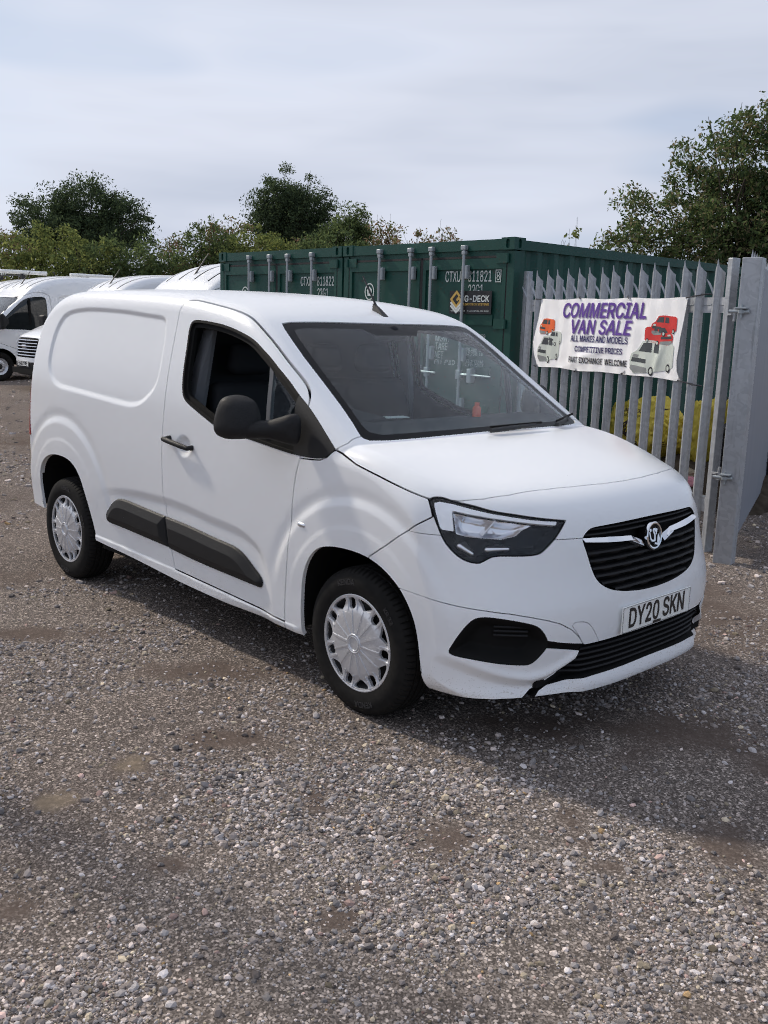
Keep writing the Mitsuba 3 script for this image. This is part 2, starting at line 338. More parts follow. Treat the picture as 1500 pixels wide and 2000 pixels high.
# ------------------------------------------------------------------ shipping containers
CY, CH, CW, CL = 4.16, 2.53, 2.60, 6.4          # door plane, height, width, length
FX, FU = [1, 0, 0], [0, 0, 1]                     # the door end faces -y
def plate_text(key, s, x0, x1, z0, z1, yy, m='mark_white', bold=False):
    t = text(s, z1 - z0, x1 - x0, bold, .002); return add(key, frame(t, [x0, yy, z0], FX, FU), m)
def container(xr, rods, label, serial, digit, tz):
    k = thing('shipping_container', label, 'container', 'green shipping containers'); xl = xr - CW; y0, y1 = CY, CY + CL
    G = 'green_paint'
    for x in (xl, xr - .085):
        add(f'{k}__corner_post', box(x, x + .085, y0 + .012, y0 + .11, .16, CH - .13), G)
        add(f'{k}__corner_post', box(x, x + .085, y1 - .11, y1 - .012, .16, CH - .13), G)
    for yy in (y0 - .006, y1 - .17):
        for x in (xl - .004, xr - .166):
            for z in (0.02, CH - .118):
                b = m3.Manifold.cube((.17, .176, .12)).translate((x, yy, z))
                for c, ax in (((x + .085, yy + .088, z + .06), (0, 1, 0)), ((x + .085, yy + .088, z + .06), (1, 0, 0))):
                    h = m3.Manifold.batch_hull([m3.Manifold.cylinder(.3, .024, .024, 20, True).translate((0, t, 0)) for t in (-.022, .022)])
                    h = h.rotate((90, 0, 0)) if ax == (0, 1, 0) else h.rotate((0, 90, 0)).rotate((90, 0, 0))
                    b -= h.translate(c)
                b = b + m3.Manifold.cube((.13, .13, .08)).translate((x + .02, yy + .023, z + .02))
                add(f'{k}__corner_casting', tm(b), G)
    add(f'{k}__door_header', cat_([box(xl + .166, xr - .166, y0 + .004, y0 + .1, CH - .115, CH - .01), box(xl + .085, xr - .085, y0 + .03, y0 + .1, CH - .18, CH - .115)]), G)
    add(f'{k}__door_sill', box(xl + .166, xr - .166, y0, y0 + .1, .04, .17), G)
    mid = (xl + xr) / 2
    for side, (a, b) in enumerate(((xl + .09, mid - .012), (mid + .012, xr - .09))):
        d = add(f'{k}__door', box(a, b, y0 + .035, y0 + .07, .18, CH - .185), G)
        fr = [box(a + .012, b - .012, y0 + .012, y0 + .035, CH - .30, CH - .195), box(a + .012, b - .012, y0 + .012, y0 + .035, .19, .30),
              box(a + .012, a + .055, y0 + .012, y0 + .035, .30, CH - .30), box(b - .055, b - .012, y0 + .012, y0 + .035, .30, CH - .30)]
        for zc in (1.66, 1.12, .72):      # pressed horizontal swages between the rods
            fr.append(box(a + .17, b - .17, y0 + .018, y0 + .035, zc, zc + .11))
        add(f'{d}__frame', cat_(fr), G)
        g = 'gasket'
        add(f'{d}__gasket', cat_([box(a - .004, b + .004, y0 + .016, y0 + .03, CH - .192, CH - .17), box(a - .012, a + .012, y0 + .016, y0 + .034, .18, CH - .192), box(b - .012, b + .012, y0 + .016, y0 + .034, .18, CH - .192)]), g)
        ex = b if side else a; sgn = 1 if side else -1
        for zc in (2.33, 1.68, 1.0, .38):
            add(f'{d}__hinge', cat_([box(min(ex, ex - sgn * .14), max(ex, ex - sgn * .14), y0 + .002, y0 + .012, zc - .05, zc + .05), tube([[ex + sgn * .015, y0 - .004, zc - .045], [ex + sgn * .015, y0 - .004, zc + .045]], .016)]), G)
    for i, x in enumerate(rods):
        r = add(f'{k}__lock_rod', tube([[x, y0 - .028, .10], [x, y0 - .028, CH - .09]], .0165, 10), 'zinc_rod', 40)
        add(f'{r}__cam', cat_([rbox(x - .035, x + .03, y0 - .05, y0 + .004, CH - .11, CH - .06, .008), rbox(x - .024, x + .024, y0 - .045, y0, CH - .155, CH - .115, .006)]), 'zinc_rod', 40)
        for zc in (2.20, 1.35, .82, .34):
            add(f'{r}__bracket', cat_([rbox(x - .026, x + .06, y0 - .03, y0 + .012, zc - .07, zc + .07, .006), tube([[x + .05, y0 - .035, zc - .06], [x + .05, y0 - .035, zc + .06]], .012, 6)]), 'zinc_rod', 40)
        s = 1 if i % 2 else -1
        h = tube([[x, y0 - .03, 1.14], [x + s * .12, y0 - .05, 1.145], [x + s * .46, y0 - .05, 1.14]], [.014, .014, .011], 8)
        add(f'{r}__handle', cat_([h, rbox(x - .03, x + .03, y0 - .055, y0 - .01, 1.09, 1.19, .008), rbox(x + s * .17 - .03, x + s * .17 + .03, y0 - .07, y0 + .012, 1.06, 1.21, .01)]), 'zinc_rod', 40)
    # corrugated long sides and roof
    def corr(x, out):
        n = int((CL - .24) / .278); q = []
        for i in range(n):
            s = y0 + .12 + i * (CL - .24) / n; w = (CL - .24) / n
            q += [(s, 0), (s + .26 * w, 0), (s + .5 * w, -.036), (s + .76 * w, -.036)]
        q.append((y1 - .12, 0)); q = np.array(q); poly = Polygon(np.vstack([np.c_[q[:, 1] * out, q[:, 0]], np.c_[q[:, 1] * out - .004 * out, q[:, 0]][::-1]]))
        m = extr(poly, CH - .26); m.apply_translation([x, 0, .15]); return m
    add(f'{k}__side_panel', corr(xr - .02, 1), G); add(f'{k}__side_panel', corr(xl + .02, -1), G)
    for x in (xl, xr - .07):
        add(f'{k}__top_rail', box(x, x + .07, y0 + .17, y1 - .17, CH - .115, CH - .02), G); add(f'{k}__bottom_rail', box(x, x + .06, y0 + .17, y1 - .17, .03, .16), G)
    add(f'{k}__roof', box(xl + .06, xr - .06, y0 + .09, y1 - .05, CH - .045, CH - .03), G); add(f'{k}__end_wall', box(xl + .08, xr - .08, y1 - .06, y1 - .02, .1, CH - .05), G)
    t = y0 + .030; dx = -.03 if tz is None else tz[0] - .03; dz = 0 if tz is None else tz[1]
    def T(s, x0, x1, z0, z1, **kw): plate_text(f'{k}__marking', s, x0 + dx, x1 + dx, z0 + dz, z1 + dz, t, **kw)
    # the lettering sits on the door skin: the frame pieces keep clear of it
    T('CTXU', -4.31, -4.095, 2.105, 2.215); T(serial, -3.985, -3.665, 2.105, 2.215); T(digit, -3.594, -3.555, 2.118, 2.202); T('22G1', -3.975, -3.77, 1.965, 2.075)
    ring = Polygon([(0, 0), (.075, 0), (.075, .125), (0, .125)]); ring = ring.difference(ring.buffer(-.008, join_style=2))
    add(f'{k}__marking', frame(extr(ring, .002), [-3.612 + dx, t, 2.097 + dz], FX, FU), 'mark_white')
    for s, z in (('MGW.', 1.475), ('TARE', 1.385), ('NET', 1.295), ('CU. CAP.', 1.205)):
        T(s, -4.425, -4.425 + {'MGW.': .2, 'TARE': .18, 'NET': .125, 'CU. CAP.': .32}[s], z, z + .078)
    for s, z, w in (('30,480  KGS', 1.535, .26), ('67,200  LBS', 1.485, .26), ('28,480  KG', 1.385, .24), ('62,790  LB', 1.345, .24), ('33.2  CU.M', 1.265, .24), ('1,172  CU.FT', 1.225, .25)):
        T(s, -3.97, -3.97 + w, z, z + .033)
    oval = shapely.affinity.scale(Point(0, 0).buffer(.08), 1, 1.22)
    body = oval.difference(oval.buffer(-.014)).union(Polygon([(-.03, -.05), (.03, -.05), (.045, .02), (0, .06), (-.045, .02)]).difference(sbox(-.012, -.02, .012, .02)))
    add(f'{k}__emblem', frame(extr(body, .002), [-5.52 + dx, t, 2.005 + dz], FX, FU), 'mark_white')
    return k
c1 = container(-3.39, (-5.33, -4.83, -4.51, -4.035), 'green corrugated container behind the fence with a black sign on its door', '811821', '8', None)
container(-3.39 - CW - .035, (-7.885, -7.43, -7.05, -6.56), 'green container left of its twin, white digits ending 822 on its door', '811822', '3', (-2.50, -.028))
# the advertising board on the near container's door
sb = thing('sign_board', 'black sign board with gold and white lettering on the green container door', 'sign')
sx0, sx1, sz0, sz1 = -4.24, -3.655, 1.775, 2.01; sy = CY + .006
scene[sb] = mikit.ply(frame(extr(Polygon([(0, 0), (sx1 - sx0, 0), (sx1 - sx0, sz1 - sz0), (0, sz1 - sz0)]), .006), [sx0, sy, sz0], FX, FU), 'sign_black')
def onsign(key, shape, x, z, m, d=.002): add(f'{sb}__{key}', frame(extr(shape, d) if not isinstance(shape, trimesh.Trimesh) else shape, [x, sy - .007, z], FX, FU), m)
onsign('lettering', text('G-DECK', .062, .34, True), sx0 + .215, sz0 + .125, 'mark_white')
onsign('lettering', text('LOAD DECK SYSTEMS', .022, .35, True), sx0 + .205, sz0 + .088, 'sign_gold')
onsign('lettering', text('www.gdeck.com    T: +44 (0)116 251 0332', .016, .53), sx0 + .025, sz0 + .022, 'mark_white')
g1 = LineString([(.045, .03), (0, .075), (-.075, 0), (0, -.075), (.06, -.015), (.03, .015), (.005, -.012)]).buffer(.013, cap_style=2, join_style=2)
onsign('logo', g1, sx0 + .1, sz0 + .148, 'sign_gold')
for dz in (0, -.034): onsign('logo', LineString([(-.083, .0), (0, -.07), (.083, .0)]).buffer(.011, cap_style=2, join_style=2), sx0 + .1, sz0 + .118 + dz, 'mark_white')

# ------------------------------------------------------------------ palisade fence, gate
FO, FA = np.array([-.75, 3.35]), -.347
FD, FN = np.array([math.cos(FA), math.sin(FA), 0]), np.array([math.sin(FA), -math.cos(FA), 0])     # along the fence, towards the camera
def fpt(s, n, z): return np.array([FO[0], FO[1], 0]) + FD * s + FN * n + np.array([0, 0, z])
def fmap(m):
    """mesh in (s, z, n) -> world"""
    m = m.copy(); v = m.vertices; m.vertices = np.array([FO[0], FO[1], 0]) + np.outer(v[:, 0], FD) + np.outer(v[:, 2], FN) + np.outer(v[:, 1], [0, 0, 1]); return m
def fbox(s0, s1, z0, z1, n0, n1): return fmap(box(s0, s1, z0, z1, n0, n1))
fence = thing('palisade_fence', 'galvanised palisade fence with pointed pales behind the white van', 'fence')
def pale_mesh():
    cols = [(-.036, -.012, 2.03, 1), (-.031, -.001, 2.06, 1), (-.0285, .004, 2.03, 1), (-.0265, .007, 1.955, 0), (-.0245, .008, 2.128, 0), (-.012, .011, 2.155, 0), (-.001, .0155, 2.180, 0), (.003, .0175, 2.192, 0), (.0065, .0165, 2.205, 0),
            (.0105, .014, 2.168, 0), (.014, .0125, 2.150, 0), (.024, .008, 2.136, 0), (.030, .003, 2.122, 0), (.035, -.010, 2.105, 0)]
    zs = np.r_[.03, 1.0, 1.9, np.linspace(1.93, 1, 0)]; V, rows = [], 7
    for s, n, top, bent in cols:
        for z in (.05, 1.0, 1.90, 1.95 if top > 1.96 else 1.93, (1.95 + top) / 2 if top > 1.96 else 1.945, top):
            t = max(0, (z - 1.93) / .12) if bent else 0
            V.append((s - .03 * t ** 1.4 - .004 * t, z, n + .022 * t))
    V = [(s * 1.17, z, n * 1.9) for s, z, n in V]
    R = 6; C = len(cols); V = np.array(V).reshape(C, R, 3); th = np.array([0, 0, -.003])
    i, j = np.meshgrid(np.arange(C - 1), np.arange(R - 1), indexing='ij'); a = i * R + j
    q = np.stack([a, a + R, a + R + 1, a + 1], -1).reshape(-1, 4); q = q[(q // R)[:, 0] != 2]
    q = np.vstack([q, [[2 * R + j, 3 * R + j, 3 * R + j + 1, 2 * R + j + 1] for j in range(3)]])
    m = trimesh.Trimesh(V.reshape(-1, 3), np.vstack([q[:, [0, 1, 2]], q[:, [0, 2, 3]]]), process=False)
    b = m.copy(); b.vertices = b.vertices + th; b.invert(); return cat_([m, b])
PALE = pale_mesh()
for i in range(16):
    m = PALE.copy(); g = np.random.default_rng(40 + i); m.vertices[:, 0] += .003 * g.standard_normal() * m.vertices[:, 1] / 2; m.vertices[:, 2] += .006 * g.standard_normal() * (m.vertices[:, 1] / 2) ** 2; m.vertices[:, 1] += .004 * g.standard_normal()
    m.apply_translation([-2.642 + .1757 * i, 0, .006 + .002 * g.standard_normal()])
    pk = add(f'{fence}__pale', fmap(m), 'galv')
    for z in (1.87, .36): add(f'{pk}__bolt', fmap(tm(m3.Manifold.cylinder(.008, .009, .006, 10).translate((-2.642 + .1757 * i - .012, z, .026)))), 'galv')
for z in (1.81, .30): add(f'{fence}__rail', cat_([fbox(-2.70, .10, z, z + .055, -.018, -.010), fbox(-2.70, .10, z + .057, z + .115, -.014, -.006), fbox(-2.70, .10, z + .108, z + .115, -.06, -.014)]), 'galv')
def capped(s0, s1, n0, n1, z1): return fmap(rbox(s0, s1, -.3, z1, n0, n1, .004, 6))
add(f'{fence}__post', capped(.098, .146, -.06, .012, 2.205), 'galv'); add(f'{fence}__post', capped(-2.755, -2.700, -.06, .012, 2.205), 'galv')
for z in (1.80, .62): add(f'{fence}__post__hinge_bracket', cat_([fbox(.146, .20, z - .006, z + .006, -.03, .03), fmap(tm(m3.Manifold.cylinder(.10, .011, .011, 12, True).rotate((90, 0, 0)).translate((.205, z, 0))))]), 'galv', 40)
gate = thing('steel_gate', 'open grey sheet steel gate leaf hung beside the fence post', 'gate')
ga, gb = np.array([-.413, 3.031, 0]), np.array([-.281, 3.057, 0]); gd = np.array([-.364, .9314, 0]); gn = np.array([.9314, .364, 0])
def gmap(m):
    m = m.copy(); v = m.vertices; m.vertices = gb - gn * .004 + np.outer(v[:, 0], gd) + np.outer(v[:, 2], gn) + np.outer(v[:, 1], [0, 0, 1]); return m
st = box(0, np.linalg.norm(gb - ga), 0, 2.185, -.12, 0)
e1 = (gb - ga) / np.linalg.norm(gb - ga); e2 = np.array([-e1[1], e1[0], 0])
def smap(m):
    m = m.copy(); v = m.vertices; m.vertices = ga + np.outer(v[:, 0], e1) + np.outer(v[:, 2], -e2) + np.outer(v[:, 1], [0, 0, 1]); return m
add(f'{gate}__stile', smap(rbox(0, .134, -.02, 2.185, -.11, 0, .005, 6)), 'galv')
add(f'{gate}__sheet', gmap(box(.02, 4.0, .16, 2.13, -.004, .0)), 'galv_sheet')
for z in (.16, 1.1, 2.02): add(f'{gate}__rail', gmap(box(.05, 4.0, z, z + .07, -.06, -.006)), 'galv')
for i in range(22): add(f'{gate}__pale', gmap(cat_([box(.12 + .175 * i, .19 + .175 * i, 2.05, 2.14, -.09, -.064), tm(m3.Manifold.hull_points([(.12 + .175 * i, 2.14, -.09), (.19 + .175 * i, 2.14, -.09), (.12 + .175 * i, 2.14, -.064), (.19 + .175 * i, 2.14, -.064), (.155 + .175 * i, 2.25, -.077)]))])), 'galv')
for z in (1.815, .635):
    m = cat_([tube([[-.05, z, .02], [.09, z, .022]], .013, 10), rbox(.0, .075, z + .018, z + .03, -.01, .05, .003, 6), tube([[.035, z - .045, .022], [.035, z + .05, .022]], .009, 8), tube([[.035, z - .012, .022], [.035, z + .012, .022]], .024, 8)])
    add(f'{gate}__hinge', smap(m), 'zinc_rod', 40)

# a lamp column outside the left edge of the view: its soft shadow lies across the near gravel
lc = thing('lamp_column', 'slim grey lamp column standing left of the view', 'lamp post'); add(f'{lc}__pole', tube([[-3.5, -3.06, -.2], [-3.5, -3.06, 1.2], [-3.5, -3.06, 4.3]], [.11, .10, .075], 14), 'galv', 40)
add(f'{lc}__lantern', tm(hull([((-3.5, -3.06, 4.28), .10), ((-3.28, -2.98, 4.36), .09)], 14)), 'galv', 40)
# ------------------------------------------------------------------ trees and hedge
scene['leaf_mat'] = {'type': 'principledthin', 'base_color': vcol(), 'roughness': .55, 'diff_trans': .8, 'eta': 1.3}
flat('bark', proc(lambda p, n, uv: mix((.045, .036, .028), (.10, .085, .07), fbm(p.x * 9, p.y * 9, p.z * 2, 3))))
def leaves(g, C, size, tones):
    """small two-triangle leaves at the points C with varied colours"""
    n = len(C); a = g.standard_normal((n, 3)); a /= np.linalg.norm(a, axis=1, keepdims=True)
    b = np.cross(a, g.standard_normal((n, 3))); b /= np.linalg.norm(b, axis=1, keepdims=True)
    s = size * g.uniform(.6, 1.35, (n, 1))
    v = np.stack([C - a * s, C + b * s * .45, C + a * s, C - b * s * .45], 1)
    f = np.arange(n)[:, None] * 4 + np.array([[0, 1, 2, 0, 2, 3]]); tones = np.asarray(tones, float)
    c = tones[g.integers(0, len(tones), n)] * g.uniform(1.6, 3.4, (n, 1))
    return v.reshape(-1, 3), f.reshape(-1, 3), np.repeat(c, 4, 0)
def along(px, dist, z=0.):
    """a point at a ground distance in the direction of a bearing given in degrees right of the view axis"""
    a = YAW - math.radians(px); return np.array([EYE[0] + dist * math.cos(a), EYE[1] + dist * math.sin(a), z])
def tree(name, label, cat, base, blobs, nclus, per, size, spread, tones, seed, trunk_r=.16, twiggy=0, group=None):
    """blobs: (right, deep, up, r right, r up) relative to the base, seen from the yard; limbs run from the trunk to the leaf clusters"""
    g = np.random.default_rng(seed); k = thing(name, label, cat, group)
    d = (base - [EYE[0], EYE[1], 0])[:2]; d /= np.linalg.norm(d); R = np.array([d[1], -d[0], 0]); D = np.array([d[0], d[1], 0]); U = np.array([0, 0, 1.])
    w = np.array([b[3] ** 2 * b[4] for b in blobs]); cl = []
    for i in g.choice(len(blobs), nclus, p=w / w.sum()):
        r_, dp, up, rr, ru = blobs[i]; q = g.standard_normal(3); q /= np.linalg.norm(q); q *= g.uniform(.25, 1) ** .45
        jag = 1 + .14 * math.sin(5 * math.atan2(q[2], q[0]) + i) + .10 * g.standard_normal()
        cl.append(base + R * (r_ + q[0] * rr * jag) + D * (dp + q[1] * rr * .8) + U * (up + q[2] * ru * jag))
    cl = np.array(cl); rad = spread * g.uniform(.55, 1.35, (nclus, 1, 1))
    o = g.standard_normal((nclus, per, 3)); o *= (1.75 * g.random((nclus, per, 1)) ** .5) / np.linalg.norm(o, axis=2, keepdims=True); C = cl[:, None] + o * rad * [1, 1, .75]
    C = C.reshape(-1, 3); C = C[C[:, 2] > .15]
    v, f, c = leaves(g, C, size, tones)
    tone = np.repeat(g.uniform(.7, 1.3, nclus), per)
    scene[k + '__crown'] = mikit.ply((v, f), 'leaf_mat', False, color=np.clip(c, 0, 1))
    wood = []; mid = base + U * np.mean([b[2] for b in blobs]) + R * np.mean([b[0] for b in blobs])
    low = base + (mid - base) * .35
    wood.append(tube([base - U * .2, low, mid], [trunk_r, trunk_r * .8, trunk_r * .4], 8))
    for q in cl[g.permutation(nclus)[:min(nclus, 46 + twiggy)]]:
        s = low + (mid - low) * g.uniform(0, 1); m = (s + q) / 2 + g.standard_normal(3) * .12 * np.linalg.norm(q - s) * .5 + U * .08
        wood.append(tube([s, m, q, q + (q - m) * .25], [trunk_r * .3, trunk_r * .16, trunk_r * .07, .004], 5))
    add(f'{k}__trunk', cat_(wood), 'bark')
    return k
DK = [(.036, .050, .025), (.026, .037, .021), (.050, .066, .030), (.022, .030, .019)]
MD = [(.055, .072, .028), (.042, .058, .026), (.07, .088, .034), (.032, .045, .022)]
YG = [(.088, .100, .032), (.066, .080, .028), (.11, .118, .038), (.050, .064, .024)]
BR = [(.07, .075, .03), (.10, .08, .045), (.05, .06, .025), (.12, .075, .05)]
def deg(u): return math.degrees(math.atan((u - 750) / FOCAL))
# bearing of the trunk, ground distance, then the crown
tree('broadleaf_tree', 'dark broad rounded tree rising behind the hedge on the left', 'tree', along(deg(172), 46),
     [(-1.5, 0, 5.5, 1.6, 1.2), (.2, 0, 6.1, 1.8, 1.2), (1.7, 0, 5.5, 1.35, 1.1), (-.3, 0, 5.0, 2.6, .9), (2.4, 0, 4.8, .7, .7), (-2.5, 0, 4.9, .8, .7)], 460, 95, .062, .27, DK, 21, .2)
tree('broadleaf_tree', 'tallest dark green tree, standing behind the container tops in the middle', 'tree', along(deg(560), 46),
     [(-.5, 0, 7.0, 1.3, 1.15), (.5, 0, 6.7, 1.3, 1.1), (-1.1, 0, 5.8, 1.0, 1.3), (.4, 0, 5.2, 1.7, 1.1), (1.4, 0, 5.6, .8, .9), (0, 0, 6.0, 1.6, 1.2)], 440, 95, .062, .27, DK, 22, .2)
tree('broadleaf_tree', 'smaller mid green tree touching the right of the tallest tree', 'tree', along(deg(665), 42),
     [(0, 0, 5.0, 1.0, .9), (.35, 0, 5.75, .45, .75), (-.6, 0, 4.5, .9, .8), (.7, 0, 4.7, .45, .8)], 230, 80, .058, .22, MD, 23, .13)
tree('broadleaf_tree', 'large open crowned tree towering over the gate on the right', 'tree', along(deg(1425), 19),
     [(-.2, 0, 4.5, 1.25, 1.0), (1.2, 0, 5.0, 1.4, 1.15), (-1.5, .2, 3.7, 1.0, .85), (-2.1, 0, 3.15, .75, .6), (.0, .3, 3.4, 1.8, 1.1), (1.9, 0, 4.0, 1.6, 1.6), (.5, .5, 2.5, 2.0, .9), (-.9, 0, 4.5, .5, .55)], 1000, 84, .042, .175,
     [(.05, .068, .026), (.035, .052, .022), (.065, .08, .03), (.025, .038, .018), (.10, .085, .05)], 24, .085, 150)
hedge_spec = [(20, 40, 4.4, 1.5, BR), (75, 37, 4.6, 1.5, YG), (150, 36, 4.35, 1.6, YG), (225, 36, 4.35, 1.6, MD), (290, 36, 4.2, 1.3, MD), (345, 38, 4.3, 1.3, BR), (400, 38, 5.0, 1.3, MD), (440, 39, 5.3, 1.1, BR), (490, 37, 5.0, 1.1, YG), (540, 36, 4.5, 1.1, YG), (590, 37, 4.4, 1.1, BR), (640, 35, 4.9, 1.1, MD)]
hl = ['brownish straggly hedge bush at the far left edge', 'yellow green hedge bush left of the dark tree trunk', 'yellow green hedge bush under the middle of the dark tree', 'mid green hedge bush under the right of the dark tree', 'mid green low hedge bush just right of the dark tree',
      'brownish hedge bush behind the white van roofs', 'mid green hedge bush above the nearest white van roof', 'twiggy brown hedge bush left of the container top', 'bright yellow green bush over the left container corner', 'low yellow green bush below the tallest tree', 'brownish bush below the tallest tree, right of the yellow one', 'olive green bush in front of the smaller mid green tree']
for i, (u, dist, top, r, tn) in enumerate(hedge_spec):
    tree('hedge_bush', hl[i], 'bush', along(deg(u), dist), [(0, 0, top - .7, r * .8, .8), (-.5 * r, 0, top - 1.1, r * .7, .8), (.5 * r, 0, top - 1.0, r * .7, .9), (0, 0, top - 1.9, r * 1.15, 1.1), (0, 0, 1.0, r * 1.1, 1.0)], 200, 46, .065, .2, tn, 60 + i, .06, 40, 'hedge bushes behind the yard')
for i, (u, dist, top, r, lb) in enumerate(((735, 36, 5.3, .55, 'sparse reddish twiggy bush just right of the smaller green tree'), (790, 35, 5.05, .75, 'sparse leafy bush above the middle of the near container'), (850, 34, 4.75, .5, 'thin arching twigs above the near container door'))):
    tree('twiggy_bush', lb, 'bush', along(deg(u), dist), [(0, 0, top - .6, r, .6), (.2, 0, top - .9, r * 1.2, .5)], 42, 24, .06, .16, BR, 90 + i, .04, 60, 'sparse bushes over the container')
tree('sapling', 'small sapling tip showing above the corrugated container side', 'sapling', along(deg(1088), 20), [(0, 0, 3.5, .14, .18), (-.1, 0, 3.1, .2, .2)], 12, 10, .05, .06, YG, 97, .02, 10)
# ------------------------------------------------------------------ vehicle materials
def dusty(base, dust, amt):
    """paint with specks of dried mud, in grains and runs where it was thrown up"""
    def fn(p, n, uv):
        g = fbm(p.x * 190, p.y * 190, p.z * 190, 2); m = fbm(p.x * 4.0, p.y * 4.0, p.z * 7, 3)
        s = smoothstep(.66, .74, g + .25 * (m - .5) - .55 * dr.clip((p.z - .26) * 2.2, 0, 1))
        return mix(base, dust, amt * s)
    return proc(fn)
def gloss(name, c): scene[name] = {'type': 'twosided', 'inner': {'type': 'roughplastic', 'distribution': 'ggx', 'alpha': .045, 'int_ior': 1.52, 'diffuse_reflectance': col(c)}}
gloss('white_paint', dusty((.875, .885, .90), (.40, .34, .28), .45))
gloss('van_white_paint', (.84, .85, .87))
princ('moulding', proc(lambda p, n, uv: mix((.009, .009, .010), (.021, .021, .022), fbm(p.x * 240, p.y * 240, p.z * 240, 2))), .6, specular=.25)
princ('gloss_black', (.006, .006, .007), .16, specular=.10)
princ('deep_black', (.006, .006, .006), .8, specular=.2)
princ('rubber', proc(lambda p, n, uv: mix((.007, .007, .007), (.017, .016, .0155), fbm(p.x * 40, p.y * 40, p.z * 40, 3))), .75, specular=.15)
princ('silver', (.60, .61, .64), .30, metallic=.5, specular=.5)
princ('chrome', (.82, .83, .85), .08, metallic=1.0)
princ('satin_chrome', (.76, .77, .80), .16, metallic=.95)
princ('steel_dark', (.02, .02, .022), .6, metallic=.2)
princ('cab_dark', (.020, .021, .024), .75, specular=.3)
princ('cab_grey', (.12, .125, .135), .8, specular=.3)
princ('plate_white', (.80, .80, .77), .4, specular=.5)
princ('plate_black', (.012, .012, .014), .4)
princ('red_lens', (.30, .012, .012), .15, clearcoat=1.0)
princ('drl_white', (.86, .88, .91), .18, specular=.6, clearcoat=1.0)
princ('orange_plastic', (.75, .10, .04), .4)
princ('paper', (.42, .42, .41), .8)
scene['pane'] = {'type': 'thindielectric', 'int_ior': 1.25, 'specular_transmittance': rgb(.78, .88, .89)}
scene['windscreen_glass'] = {'type': 'thindielectric', 'int_ior': 1.24, 'specular_transmittance': rgb(.82, .92, .94)}
scene['lens'] = {'type': 'thindielectric', 'int_ior': 1.33}
princ('dark_glass', (.012, .015, .016), .05, specular=.6)

# ------------------------------------------------------------------ the shape of the small van
PROF = spline([(.62, .22), (.80, .225), (.885, .25), (.90, .29), (.888, .345), (.896, .44), (.902, .54), (.897, .62), (.882, .70), (.866, .80), (.852, .88), (.825, .95), (.785, 1.0), (.72, 1.04), (.6, 1.078), (.4, 1.118), (.2, 1.150), (-.02, 1.176), (-.02, 1.178), (-.28, 1.342), (-.55, 1.512), (-.80, 1.668), (-.90, 1.715), (-1.03, 1.756), (-1.25, 1.793), (-1.6, 1.82), (-2.1, 1.835), (-2.7, 1.835), (-3.05, 1.81), (-3.22, 1.765), (-3.33, 1.69), (-3.39, 1.58), (-3.46, 1.3), (-3.51, .9), (-3.52, .6), (-3.50, .42), (-3.44, .3), (-3.3, .25)], 12, True, (17, 18, 0, 37))
PSD = Profile(PROF)
WZ = CubicSpline([.0, .2, .3, .45, .6, .75, .95, 1.1, 1.25, 1.4, 1.55, 1.7, 1.85, 2.1], [.85, .862, .872, .882, .888, .891, .889, .882, .871, .848, .812, .772, .732, .66])
class Tab:
    """a 2-D field f(x, z) tabulated, so that it costs little on a 3-D grid"""
    def __init__(s, f, lo=(-3.9, 0), hi=(1.3, 2.1), h=.006):
        s.lo = np.array(lo); s.h = h; n = np.ceil((np.array(hi) - lo) / h).astype(int) + 1
        X, Z = np.meshgrid(lo[0] + np.arange(n[0]) * h, lo[1] + np.arange(n[1]) * h, indexing='ij'); s.c = spline_filter(f(X, Z), order=3)
    def __call__(s, x, z):
        x, z = np.broadcast_arrays(x, z)
        return map_coordinates(s.c, [((x - s.lo[0]) / s.h).ravel(), ((z - s.lo[1]) / s.h).ravel()], order=3, prefilter=False, mode='nearest').reshape(x.shape)
def psd(poly, x, z, far=.15): return poly_sd(poly, np.stack([np.ravel(x), np.ravel(z)], 1), far).reshape(np.shape(x))
RECESS = spline([(-2.747, 1.702), (-2.578, 1.713), (-2.336, 1.711), (-2.108, 1.704), (-1.819, 1.686), (-1.698, 1.676), (-1.656, 1.655), (-1.638, 1.61), (-1.621, 1.532), (-1.615, 1.433), (-1.622, 1.35), (-1.65, 1.29), (-1.717, 1.233), (-1.796, 1.192), (-1.865, 1.175), (-1.936, 1.170), (-2.314, 1.187), (-2.694, 1.206), (-2.836, 1.217), (-2.943, 1.257), (-3.010, 1.332), (-3.024, 1.401), (-3.012, 1.521), (-2.978, 1.601), (-2.915, 1.661), (-2.832, 1.69)], 6, True)
CREASE = spline([(-2.3, .66), (-2.1, .70), (-1.9, .721), (-1.746, .729), (-1.388, .731), (-1.155, .712), (-.936, .697), (-.801, .681), (-.711, .650), (-.643, .606), (-.59, .52), (-.56, .40), (-.56, .05), (-2.4, .05), (-2.4, .6)], 6, True, (11, 12, 13))
ARCH = {0.: np.array([(-.368, .20), (-.368, .279), (-.368, .37), (-.357, .472), (-.339, .553), (-.309, .618), (-.269, .671), (-.215, .708), (-.142, .728), (-.051, .736), (.036, .735), (.105, .726), (.172, .706), (.232, .677), (.293, .632), (.340, .571), (.371, .498), (.390, .387), (.399, .293), (.405, .20)]),
        -2.785: np.array([(-3.085, .20), (-3.105, .30), (-3.122, .40), (-3.136, .518), (-3.125, .635), (-3.082, .710), (-2.995, .765), (-2.887, .793), (-2.75, .799), (-2.63, .782), (-2.545, .739), (-2.487, .677), (-2.443, .595), (-2.405, .503), (-2.365, .392), (-2.350, .33), (-2.345, .20)])}
ARCHP = {k: np.vstack([spline(v, 5), [[v[-1, 0], .0], [v[0, 0], .0]]]) for k, v in ARCH.items()}
SILLZ = lambda x: np.interp(x, [-2.4, -2.25, -1.956, -1.475, -.964, -.558, -.3], [.366, .361, .348, .334, .309, .296, .288])
